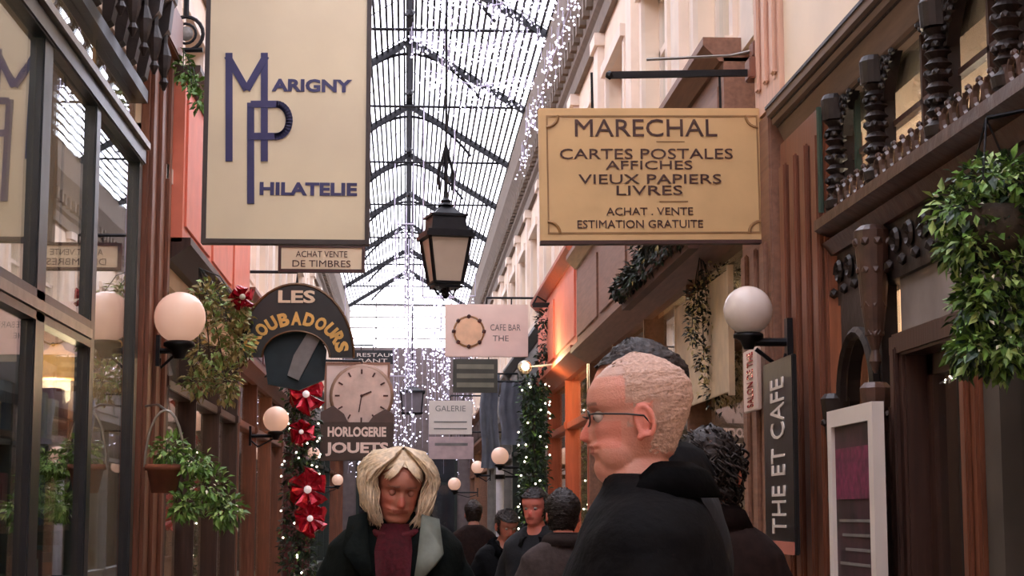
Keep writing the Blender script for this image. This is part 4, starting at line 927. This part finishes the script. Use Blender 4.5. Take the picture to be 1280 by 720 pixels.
def headmesh(mb, H, off=0, mask=None, n=72, m=84, jitter=0, face=True):
    V = []
    for j in range(m+1):
        t = j/m; t = min(max(t, .0), .998)
        V.append([mb.bm.verts.new(headpt(t, 2*PI*i/n, H, off, face)+Vector((random.gauss(0, jitter), random.gauss(0, jitter), random.gauss(0, jitter)))) for i in range(n)])
    for j in range(m):
        for i in range(n):
            if mask and not mask((j+.5)/m, 2*PI*(i+.5)/n): continue
            mb.bm.faces.new((V[j][i], V[j][(i+1) % n], V[j+1][(i+1) % n], V[j+1][i]))
    if not mask: mb.bm.faces.new(V[0][::-1]); mb.bm.faces.new(V[-1])
    else: bmesh.ops.delete(mb.bm, geom=[v for v in mb.bm.verts if not v.link_faces], context='VERTS')
    if off: 
        if not face or mask:
            top = [v for v in mb.bm.verts if v.co.z > H*.9]
            for v in top: v.co.z += off*max(0, (v.co.z/H-.9)/.1)
def skin_obj(chains, sub=2):
    """chains: list of polylines [(point, radius), ...] sharing points; returns evaluated mesh"""
    me = bpy.data.meshes.new('s'); vs = []; es = []; rad = []; idx = {}
    for ch in chains:
        prev = None
        for p, r in ch:
            key = tuple(round(q, 4) for q in p)
            if key not in idx: idx[key] = len(vs); vs.append(p); rad.append(r)
            if prev is not None and prev != idx[key]: es.append((prev, idx[key]))
            prev = idx[key]
    me.from_pydata([tuple(v) for v in vs], es, []); o = bpy.data.objects.new('s', me); COL.objects.link(o)
    o.modifiers.new('skin', 'SKIN'); 
    for i, r in enumerate(rad): 
        d = me.skin_vertices[0].data[i]; d.radius = (r, r) if not isinstance(r, tuple) else r
        d.use_root = (i == 0)
    o.modifiers.new('sub', 'SUBSURF').levels = sub; return o
def evalmesh(o):
    bpy.context.view_layer.update(); me = bpy.data.meshes.new_from_object(o.evaluated_get(bpy.context.evaluated_depsgraph_get())); return me
def remesh(mb, voxel, smooth=3):
    me = bpy.data.meshes.new('r'); mb.bm.to_mesh(me); mb.bm.free(); o = bpy.data.objects.new('r', me); COL.objects.link(o)
    mo = o.modifiers.new('r', 'REMESH'); mo.mode = 'VOXEL'; mo.voxel_size = voxel; mo.use_smooth_shade = True
    if smooth: sm = o.modifiers.new('sm', 'SMOOTH'); sm.iterations = smooth; sm.factor = .5
    r = evalmesh(o); bpy.data.objects.remove(o); return r
skinm = vcolmat('skin', .5, .25, 250, .08); hairm_ = {}
def lathe_x(mb, rows, n=32):
    """rows: (z, cx, cy, rx, ry) ellipse slices"""
    V = []
    for z, cx, cy, rx, ry in rows:
        V.append([mb.bm.verts.new((cx+rx*math.copysign(abs(math.cos(2*PI*i/n))**.85, math.cos(2*PI*i/n)), cy+ry*math.copysign(abs(math.sin(2*PI*i/n))**.85, math.sin(2*PI*i/n)), z)) for i in range(n)])
    for a, b in zip(V, V[1:]):
        for i in range(n): mb.bm.faces.new((a[i], a[(i+1) % n], b[(i+1) % n], b[i]))
    mb.bm.faces.new(V[0][::-1]); mb.bm.faces.new(V[-1])
def addmesh(mb, me): mb.bm.from_mesh(me)
def person(label, x, y, heading, Ht, skin, coat, trousers, hair, neckfwd=.05, tilt=(0, 0), voxel=.007, arms='down', headscale=1.0, coatlen=.80, shirt=None, stubble=None, female=False, yawhead=0, build_=1.0, shoes=black, look=None, drop=.075, neckr=.056, jowl=0, downcast=False):
    """body faces local +X, rotated by heading; head tilt=(pitch down, roll)"""
    root = thing('person', label, 'person', (x, y, 0), heading)
    k = Ht/1.78; HH = .235*k*headscale; sh = .20*build_*k*(.9 if female else 1)
    zc = Ht-HH            # chin height with an upright head
    hs = zc-drop*k        # shoulder line
    arm = []
    for s in (-1, 1):
        if arms == 'down': ar = [((0, s*sh*.9, hs-.085), .042), ((-.02, s*(sh+.055), hs-.30*k), .044), ((.05, s*(sh+.06), hs-.55*k), .032)]
        else: ar = [((0, s*sh*.9, hs-.085), .042), ((-.01, s*(sh+.06), hs-.29*k), .044), ((.20, s*(sh-.02), hs-.36*k), .032)]
        ar = [(Vector(p), r*k) for p, r in ar]; arm.append(ar)
    legs = []
    for s in (-1, 1): legs.append([(Vector((0, s*.085*k, .93*k)), .085*k), (Vector((.015+.0*s, s*.095*k, .50*k)), .056*k), (Vector((-.01, s*.1*k, .10*k)), .038*k), (Vector((.0, s*.1*k, .045*k)), .04*k), (Vector((.13, s*.115*k, .035*k)), .033*k), (Vector((.19*k, s*.12*k, .03*k)), .024*k)])
    pel = (Vector((0, 0, .96*k)), .12*k); belly = (Vector((0, 0, 1.12*k)), .12*k); chest = (Vector((0, 0, 1.32*k)), .13*k); nb = (Vector((-.0, 0, hs-.04)), .062*k)
    neck1 = (Vector((neckfwd*.5, 0, zc-.01)), neckr*k); neck2 = (Vector((neckfwd, 0, zc+.06*k)), neckr*k)
    chains = [[pel, belly, chest, nb, neck1, neck2]]
    for ar in arm: chains.append([chest if False else nb]+ar)
    for lg in legs: chains.append([pel]+lg)
    hands = []
    for ar, s in zip(arm, (-1, 1)):
        wv = ar[-1][0]; d = (ar[-1][0]-ar[-2][0]).normalized(); side = Vector((1, 0, 0)) if abs(d.z) > .7 else Vector((0, 0, 1)); side = (side-d*side.dot(d)).normalized(); pn = d.cross(side)*s
        palm = wv+d*.05*k; chains.append([ar[-1], (palm, .03*k)]); pc = (palm, .03*k)
        for f, (o_, L) in enumerate(((.026, .072), (.009, .082), (-.009, .077), (-.025, .06))):
            a0 = palm+side*o_*k+d*.03*k; a1 = a0+(d*.95+pn*-.25).normalized()*L*.5*k; a2 = a1+(d*.75-pn*.6).normalized()*L*.5*k
            hands.append([(palm+side*o_*.6*k, .012*k), (a0, .0095*k), (a1, .0088*k), (a2, .0075*k)])
        t0 = palm+side*.022*k-d*.02*k; hands.append([(palm-d*.015*k, .014*k), (t0+side*.012*k, .011*k), (t0+side*.028*k+d*.025*k-pn*.01, .010*k), (t0+side*.032*k+d*.05*k-pn*.018, .0085*k)])
    mb = MB()
    so = skin_obj(chains); addmesh(mb, evalmesh(so)); bpy.data.objects.remove(so)
    for h in hands: so = skin_obj([h], 2); addmesh(mb, evalmesh(so)); bpy.data.objects.remove(so)
    # head placed with tilt
    HB = MB(); headmesh(HB, HH)
    if jowl:
        q_ = HH/.235
        HB.ball(Vector((.035, 0, .022))*q_, .048*q_, 3, (1, .95, .8)); HB.ball(Vector((.0, 0, -.01))*q_, .058*q_, 3, (1, 1, 1))
        for s in (-1, 1): HB.ball(Vector((.035, s*.036, .05))*q_, .034*q_, 3, (1.1, .8, 1.1))
    for s in (-1, 1):   # ears: rim, bowl and lobe
        e0 = Vector((-.008, s*.075, .102))*(HH/.235)
        pts = [e0+Vector((.016*math.cos(a)-.006+.003*math.sin(a), s*(.010+.006*math.cos(a+2.6)), .027*math.sin(a)))*(HH/.235) for a in [2*PI*q/16 for q in range(16)]]
        HB.tube(pts, .0052*HH/.235, 6, True); HB.ball(e0+Vector((-.004, s*.004, 0)), .015, 2, (1, .5, 1.6)); HB.ball(e0+Vector((.004, s*.008, -.03)), .0075, 2)
    hp = Matrix.Translation(Vector((neckfwd, 0, zc))) @ Matrix.Rotation(yawhead, 4, 'Z') @ Matrix.Translation(Vector((0, 0, .06))) @ Matrix.Rotation(tilt[0], 4, 'Y') @ Matrix.Rotation(tilt[1], 4, 'X') @ Matrix.Translation(Vector((0, 0, -.06)))
    bmesh.ops.transform(HB.bm, matrix=hp, verts=HB.bm.verts); hm = bpy.data.meshes.new('h'); HB.bm.to_mesh(hm); HB.bm.free(); addmesh(mb, hm)
    me = remesh(mb, voxel, 2 if voxel < .006 else 1); me.name = 'person_body'
    me.materials.clear(); me.materials.append(skinm); at_ = me.color_attributes.new('tone', 'FLOAT_COLOR', 'POINT'); inv = hp.inverted(); base = Vector(lin(skin)); red = Vector(lin((min(255, skin[0]+10), skin[1]*.72, skin[2]*.70))); lip = Vector(lin((skin[0]*.78, skin[1]*.55, skin[2]*.55)))
    st = Vector(lin(stubble)) if stubble else None; kk = HH/.235; buf = []
    for v in me.vertices:
        l = inv @ v.co; c = base.copy(); X, Yy, T = l.x/kk, l.y/kk, l.z/HH
        if -.1 < T < 1.1:
            n_ = noise.noise(v.co*22)*.5+.5; c = c.lerp(red, .25*n_)
            if X > .09 and .28 < T < .45: c = c.lerp(red, .6)
            if abs(Yy) > .076 and .25 < T < .62: c = c.lerp(red, .5)
            if X > .03 and .24 < T < .45 and abs(Yy) > .03: c = c.lerp(red, .35)
            if X > .078 and .205 < T < .265 and abs(Yy) < .026: c = c.lerp(lip, .7)
            if X > .06 and abs(T-.585) < .012 and .012 < abs(Yy) < .05: c = c.lerp(Vector(lin((90, 76, 68))), .6)
            if st is not None:
                hl = .74+.06*noise.noise(v.co*30) if X > .03 else .42+.3*max(0, (X+.02)/.05)*0
                if (T > .80 and X < .075) or (X < .02 and T > .40 and not (abs(Yy) > .07 and T < .58 and X > -.03)) or (X < -.045 and T > .2): c = c.lerp(st, .55+.3*n_)
        buf += [c.x, c.y, c.z, 1]
    at_.data.foreach_set('color', buf)
    body = bpy.data.objects.new('body', me); COL.objects.link(body); body.parent = root
    # eyes
    for s in (-1, 1):
        e = MB(); c0 = Vector((.068, s*.031, .1155))*kk; e.ball(c0, .0118*kk, 3); 
        bmesh.ops.transform(e.bm, matrix=hp, verts=e.bm.verts); eo = e.build('eyelid' if downcast else 'eye', mat('lowered_eyelid', (160, 104, 88), .5, bump=0) if downcast else mat('eye_white', (190, 178, 170), .2, bump=0, var=.02), body, True)
        if downcast: continue
        e = MB(); e.ball(c0+Vector((.0095, 0, -.002))*kk, .0048*kk, 2, (.7, 1, 1)); bmesh.ops.transform(e.bm, matrix=hp, verts=e.bm.verts); e.build('iris', mat('dark_iris', (40, 30, 26), .2, bump=0), eo, True)
    # coat: torso + sleeves remeshed into one cloth surface
    cb = MB(); w_ = sh+.035*k; b_ = build_*k
    lathe_x(cb, [(coatlen*k, 0, 0, .165*b_, .215*b_), (.95*k, 0, 0, .165*b_, .20*b_), (1.1*k, .005, 0, .158*b_, .19*b_), (1.25*k, .005, 0, .155*b_, .205*b_), (hs-.12*k, 0, 0, .145*b_, w_), (hs-.04*k, -.005, 0, .122*b_, w_*.98), (hs+.005*k, -.008, 0, .102*b_, w_*.80), (hs+.04*k, -.01, 0, .088*k, w_*.52), (hs+.07*k, .0, 0, .078*k, .085*k)])
    for ar in arm:
        pts = [(ar[0][0]+Vector((-.01, -math.copysign(.02, ar[0][0].y), .0)), .078*k), (ar[0][0].lerp(ar[1][0], .45), .068*k), (ar[1][0], .060*k), (ar[1][0].lerp(ar[2][0], .5), .054*k), (ar[2][0], .047*k)]
        cb.tube([p for p, r in pts], [r for p, r in pts], 16)
    cme = remesh(cb, .014 if voxel > .006 else .011, 6)
    for v in cme.vertices:
        v.co += noise.noise_vector(v.co*7)*.009+noise.noise_vector(v.co*18)*.004
    cme.materials.clear(); cme.materials.append(coat); co = bpy.data.objects.new('coat', cme); COL.objects.link(co); co.parent = root
    # trousers and shoes
    tb = MB(); lathe_x(tb, [(.80*k, 0, 0, .12*b_, .165*b_), (.95*k, 0, 0, .13*b_, .175*b_), (1.02*k, 0, 0, .125*b_, .165*b_)])
    for lg in legs: tb.tube([lg[0][0], lg[0][0].lerp(lg[1][0], .5), lg[1][0], lg[1][0].lerp(lg[2][0], .5), lg[2][0]-Vector((0, 0, .02))], [.098*k, .088*k, .075*k, .068*k, .062*k], 14)
    tme = remesh(tb, .014, 3); tme.materials.clear(); tme.materials.append(trousers); to = bpy.data.objects.new('trousers', tme); COL.objects.link(to); to.parent = root
    for s in (-1, 1):
        b2 = MB(); lathe_x(b2, [(0.001, .07*k, s*.108*k, .14*k, .047*k), (.03, .07*k, s*.108*k, .145*k, .05*k), (.055, .055*k, s*.106*k, .125*k, .046*k), (.085, .01*k, s*.102*k, .07*k, .044*k), (.11, .0, s*.1*k, .055*k, .045*k)], 20); b2.build('shoe', shoes, root, True)
    info = dict(root=root, body=body, coat=co, hp=hp, HH=HH, kk=kk, zc=zc, hs=hs, k=k, sh=sh, nf=neckfwd)
    return info
def collar(P, m, r=.085, h=.07, th=.014, open_=.5, name='collar', lean=.02, z0=-.02):
    """standing / folded collar round the neck, open at the front"""
    k = P['k']; mb = MB(); n = 28; A = []; 
    for i in range(n+1):
        a = open_+(2*PI-2*open_)*i/n; c, s_ = math.cos(a), math.sin(a); fr = max(0, c+.25)
        rr = r*k; zb = P['hs']+(z0+.045-.085*fr)*k
        A.append([Vector((rr*c*1.02+P['nf']*.35, rr*s_, zb)), Vector((rr*.93*c+P['nf']*.5, rr*.93*s_, zb+h*k)), Vector(((rr+.025)*c*1.0+P['nf']*.4, (rr+.025)*s_, zb+h*.75*k)), Vector(((rr+.05)*c+P['nf']*.3, (rr+.05)*s_, zb+.0*k))])
    for j in range(3):
        pass
    V = [[mb.bm.verts.new(p) for p in row] for row in A]
    for a, b in zip(V, V[1:]):
        for j in range(3): mb.bm.faces.new((a[j], b[j], b[j+1], a[j+1]))
    bmesh.ops.solidify(mb.bm, geom=mb.bm.faces[:], thickness=th*.5)
    return mb.build(name, m, P['coat'], True)
def haircap(P, m, off, mask, jitter=.001, name='hair', n=72, mm=84, strands=0, fall=None, seed=0, r=.0022, par=None):
    mb = MB(); headmesh(mb, P['HH'], off, mask, n, mm, jitter, False)
    rnd = random.Random(seed)
    if fall:
        for i in range(strands): mb.tube(*fall(rnd, P))
    bmesh.ops.transform(mb.bm, matrix=P['hp'], verts=mb.bm.verts); mb.open = True
    return mb.build(name, m, P['body'], True)
blackcloth = mat('black_wool', (11, 11, 13), .8, scale=60, var=.3, bump=.3, spec=.1)
greencloth = mat('dark_green_wool', (13, 18, 16), .85, scale=60, var=.3, bump=.3, spec=.1)
lapelm = mat('grey_green_lapel', (108, 114, 104), .7, scale=30, var=.15)
browncloth = mat('brown_wool', (36, 25, 23), .85, scale=40, var=.3, bump=.3, spec=.1)
greycloth = mat('taupe_wool', (66, 56, 54), .85, scale=40, var=.2, bump=.3, spec=.1)
navy = mat('navy_wool', (17, 18, 24), .85, scale=40, var=.2, bump=.3)
denim = mat('dark_trousers', (32, 32, 38), .85, scale=50)
redknit = mat('wine_red_knit', (92, 16, 30), .8, scale=60, var=.3, bump=.4)
hair_grey = mat('short_grey_hair', (190, 158, 142), .8, scale=160, var=.2, bump=.3)
hair_blonde = mat('ash_blonde_hair', (226, 204, 174), .5, scale=60, var=.22, bump=.4)
hair_dark = mat('dark_brown_hair', (38, 28, 25), .6, scale=60, var=.35, bump=.4)

# man in glasses, facing left
p = at(790, 520, 3.3)
M1 = person('grey-haired man with glasses in a black jacket, in profile facing left in the foreground', p.x+.022, 3.3, PI-R(6), 1.80, (202, 148, 130), blackcloth, denim, None, neckfwd=.012, tilt=(R(2), 0), voxel=.0036, stubble=(176, 152, 136), build_=1.08, neckr=.066, drop=.06, jowl=1)
collar(M1, blackcloth, .100, .065, open_=.75, z0=-.02)
def mk(t, an):
    c = math.cos(an); hl = .90 if c > .5 else (.90-.5*min(1, (.5-c)/.7))
    if c > -.05 and c < .12: hl = .50
    if -.35 < c <= -.05: hl = .60 if t > .3 else 9
    if c <= -.35: hl = .20
    return t > hl+.05*noise.noise(Vector((t*40, an*9, 3)))
haircap(M1, hair_grey, .0010, mk, .0007, n=110, mm=130)
# glasses
g = MB(); H1 = M1['HH']
def hpnt(P, x, y, z): return P['hp'] @ (Vector((x, y, z))*P['kk'])
for s in (-1, 1):
    g2 = MB(); pts = [hpnt(M1, .090-.004*abs(math.cos(a)), s*.033+.022*math.cos(a), .112+.014*math.sin(a)) for a in [2*PI*q/16 for q in range(16)]]
    g2.tube(pts, .0016, 6, True); g.bm.from_mesh((lambda mm_: (g2.bm.to_mesh(mm_), mm_)[1])(bpy.data.meshes.new('g'))); g2.bm.free()
    g.tube([hpnt(M1, .086, s*.055, .119), hpnt(M1, .078, s*.070, .119), hpnt(M1, .02, s*.083, .116), hpnt(M1, -.012, s*.086, .112), hpnt(M1, -.022, s*.083, .098)], .0019, 6)
g.tube([hpnt(M1, .091, -.011, .115), hpnt(M1, .099, 0, .118), hpnt(M1, .091, .011, .115)], .0015, 5)
gl = g.build('glasses', black, M1['body'], True)
g = MB()
for s in (-1, 1):
    vv = [g.bm.verts.new(hpnt(M1, .0895-.004*abs(math.cos(a)), s*.033+.021*math.cos(a), .112+.013*math.sin(a))) for a in [2*PI*q/16 for q in range(16)]]; g.bm.faces.new(vv)
g.build('lenses', glassmat('spectacle_lens', 1.6, (200, 200, 205)), gl)

# blonde woman facing the camera
p = at(495, 600, 5.6)
W1 = person('woman with ash-blonde hair in a dark coat over a wine-red top, looking down', p.x, 5.66, -PI/2-R(2), 1.69, (176, 116, 96), greencloth, denim, None, neckfwd=.04, tilt=(R(14), R(-4)), yawhead=R(14), voxel=.005, female=True, build_=1.08, headscale=1.0, drop=.035, downcast=True)
mb = MB(); headmesh(mb, W1['HH'], .017, lambda t, an: t > (.86 if math.cos(an) > .45 else (.45 if math.cos(an) > .2 else .05)), 60, 60, .0015, False)
rnd = random.Random(5); kk = W1['kk']
for i in range(1300):
    left = rnd.random() < .5; h_ = rnd.uniform(.25, PI); L = rnd.uniform(.72, 1.08); vol = rnd.uniform(.006, .042); wob = rnd.gauss(0, .12); ph = rnd.uniform(0, 6); pts = []
    amin = rnd.uniform(1.02, 1.3)
    for j in range(11):
        u = j/10; t = .985-u*L*.95; aa = .15+(max(h_, amin)-.15)*min(1, u*2.6)**.6 + wob*u
        if not left: aa = 2*PI-aa
        bulge = vol*math.sin(min(1, u*1.2)*PI*.62)+.013+.007*math.sin(u*11+ph)
        q = headpt(max(.04, min(.985, t)), aa, W1['HH'], bulge, False); q.z = t*W1['HH']+.028*(1-u); pts.append(q)
    mb.tube(pts, [.0015, .003, .0034, .0034, .0033, .003, .003, .0027, .0022, .0016, .0008], 4)
bmesh.ops.transform(mb.bm, matrix=W1['hp'], verts=mb.bm.verts); mb.open = True; mb.jit(.006, 22); mb.build('hair', hair_blonde, W1['body'], True)
mb = MB()
for i in range(120):
    y0 = rnd.uniform(-.03, .03); d = -1 if y0 < 0 else 1; d *= rnd.uniform(.8, 1.6); pts = []; ln = rnd.uniform(.10, .30)
    for j in range(6):
        u = j/5; t = .975-ln*u; yy = y0+d*.045*u*u; an = math.atan2(yy, .085); q = headpt(max(.1, min(.985, t)), an, W1['HH'], .014+.008*math.sin(u*PI), False); pts.append(q)
    mb.tube(pts, [.0026, .0028, .0028, .0024, .0018, .0008], 4)
bmesh.ops.transform(mb.bm, matrix=W1['hp'], verts=mb.bm.verts); mb.open = True; mb.build('fringe', hair_blonde, W1['body'], True)
# open front of the coat: red top and lapels
k = W1['k']; hs = W1['hs']; mb = MB()
rows = []
for z, w_, x_ in ((1.02, .05, .165), (1.15, .058, .166), (1.28, .066, .163), (1.38, .075, .150), (hs-.02, .07, .118), (hs+.03, .055, .09)):
    rows.append([mb.bm.verts.new((x_*1.06+.012-(a*a)*.02, a*w_*.78, z)) for a in (-1, -.5, 0, .5, 1)])
for a, b in zip(rows, rows[1:]):
    for i in range(4): mb.bm.faces.new((a[i], a[i+1], b[i+1], b[i]))
bmesh.ops.solidify(mb.bm, geom=mb.bm.faces[:], thickness=.02); mb.jit(.003, 30); mb.build('sweater', redknit, W1['root'], True)
mb = MB(); mb.tube([(.095*math.cos(a)+.02, .085*math.sin(a), hs+.022-.03*math.cos(a)) for a in [2*PI*q/20 for q in range(20)]], .012, 8, True); mb.build('sweater_neck', redknit, W1['root'], True)
for s, m_ in ((1, lapelm), (-1, greencloth)):
    mb = MB(); pts = [(.10, s*.085, hs+.06), (.165, s*.075, hs-.06), (.187, s*.06, hs-.17), (.188, s*.13, hs-.09), (.165, s*.155, hs-.06), (.09, s*.14, hs+.045)]
    vv = [mb.bm.verts.new(q) for q in pts]; mb.bm.faces.new(vv); bmesh.ops.triangulate(mb.bm, faces=mb.bm.faces[:]); bmesh.ops.subdivide_edges(mb.bm, edges=mb.bm.edges[:], cuts=2); bmesh.ops.solidify(mb.bm, geom=mb.bm.faces[:], thickness=.012); o = mb.build('lapel', m_, W1['coat'], True)
    if s == 1: o['label'] = 'grey-green lapel'
collar(W1, greencloth, .10, .05, open_=.9)

# tall dark-haired man hidden behind the first
p = at(797, 480, 4.0)
M2 = person('dark-haired man almost hidden directly behind the grey-haired man', p.x+.05, 3.98, PI-R(10), 1.885, (206, 148, 124), navy, denim, None, neckfwd=.05, tilt=(R(4), 0), voxel=.007)
haircap(M2, hair_dark, .010, lambda t, an: t > (.80 if math.cos(an) > .5 else (.52 if math.cos(an) > -.1 else .2)), .0015)
collar(M2, navy)
# curly dark-haired woman behind at right
p = at(886, 590, 4.75)
W2 = person('dark curly-haired woman in a brown coat behind the right shoulder of the grey-haired man', p.x, 4.77, R(70), 1.73, (190, 134, 112), browncloth, denim, None, neckfwd=.03, voxel=.007, female=True, tilt=(R(8), 0))
mb = MB(); headmesh(mb, W2['HH'], .006, lambda t, an: t > (.75 if math.cos(an) > .45 else .05), 48, 48, .003, False)
for i in range(520):
    an = rnd.uniform(.7, 2*PI-.7); t = rnd.uniform(-.12, .95); c0 = headpt(max(.05, t), an, W2['HH'], rnd.uniform(.004, .022), False); c0.z = t*W2['HH']; rr = rnd.uniform(.006, .014); ph = rnd.uniform(0, 6)
    mb.tube([c0+Vector((rr*math.cos(ph+a), rr*math.sin(ph+a), -a*.007)) for a in [q*.8 for q in range(8)]], .0028, 4)
bmesh.ops.transform(mb.bm, matrix=W2['hp'], verts=mb.bm.verts); mb.open = True; mb.build('hair', hair_dark, W2['body'], True); collar(W2, browncloth)
# background passers-by
p = at(700, 640, 8.2)
B1 = person('person in a taupe coat seen from behind, between the orange post and the foreground man', p.x+.02, 8.2, R(95), 1.60, (196, 130, 112), greycloth, denim, None, voxel=.009); haircap(B1, hair_dark, .012, lambda t, an: t > (.8 if math.cos(an) > .4 else .12), .002); collar(B1, greycloth)
p = at(674, 640, 10.5)
B2 = person('reddish-faced person in dark clothes walking towards us, beside the taupe coat', p.x, 10.6, -PI/2-R(25), 1.64, (214, 128, 112), navy, denim, None, voxel=.009, tilt=(R(8), 0)); haircap(B2, hair_dark, .010, lambda t, an: t > (.78 if math.cos(an) > .4 else .25), .002); collar(B2, navy)
p = at(632, 668, 11.5)
B3 = person('person in black bending low in the background, right of the grey drainpipe', p.x, 11.8, -PI/2+R(20), 1.52, (180, 120, 100), blackcloth, denim, None, voxel=.009, tilt=(R(25), 0)); haircap(B3, hair_dark, .010, lambda t, an: t > (.75 if math.cos(an) > .4 else .2), .002); collar(B3, blackcloth)
p = at(592, 668, 16)
B4 = person('distant person in a dark coat, right of the blonde woman', p.x, 16, PI/2, 1.6, (180, 130, 110), browncloth, denim, None, voxel=.01); haircap(B4, hair_dark, .012, lambda t, an: t > (.8 if math.cos(an) > .4 else .12), .002)
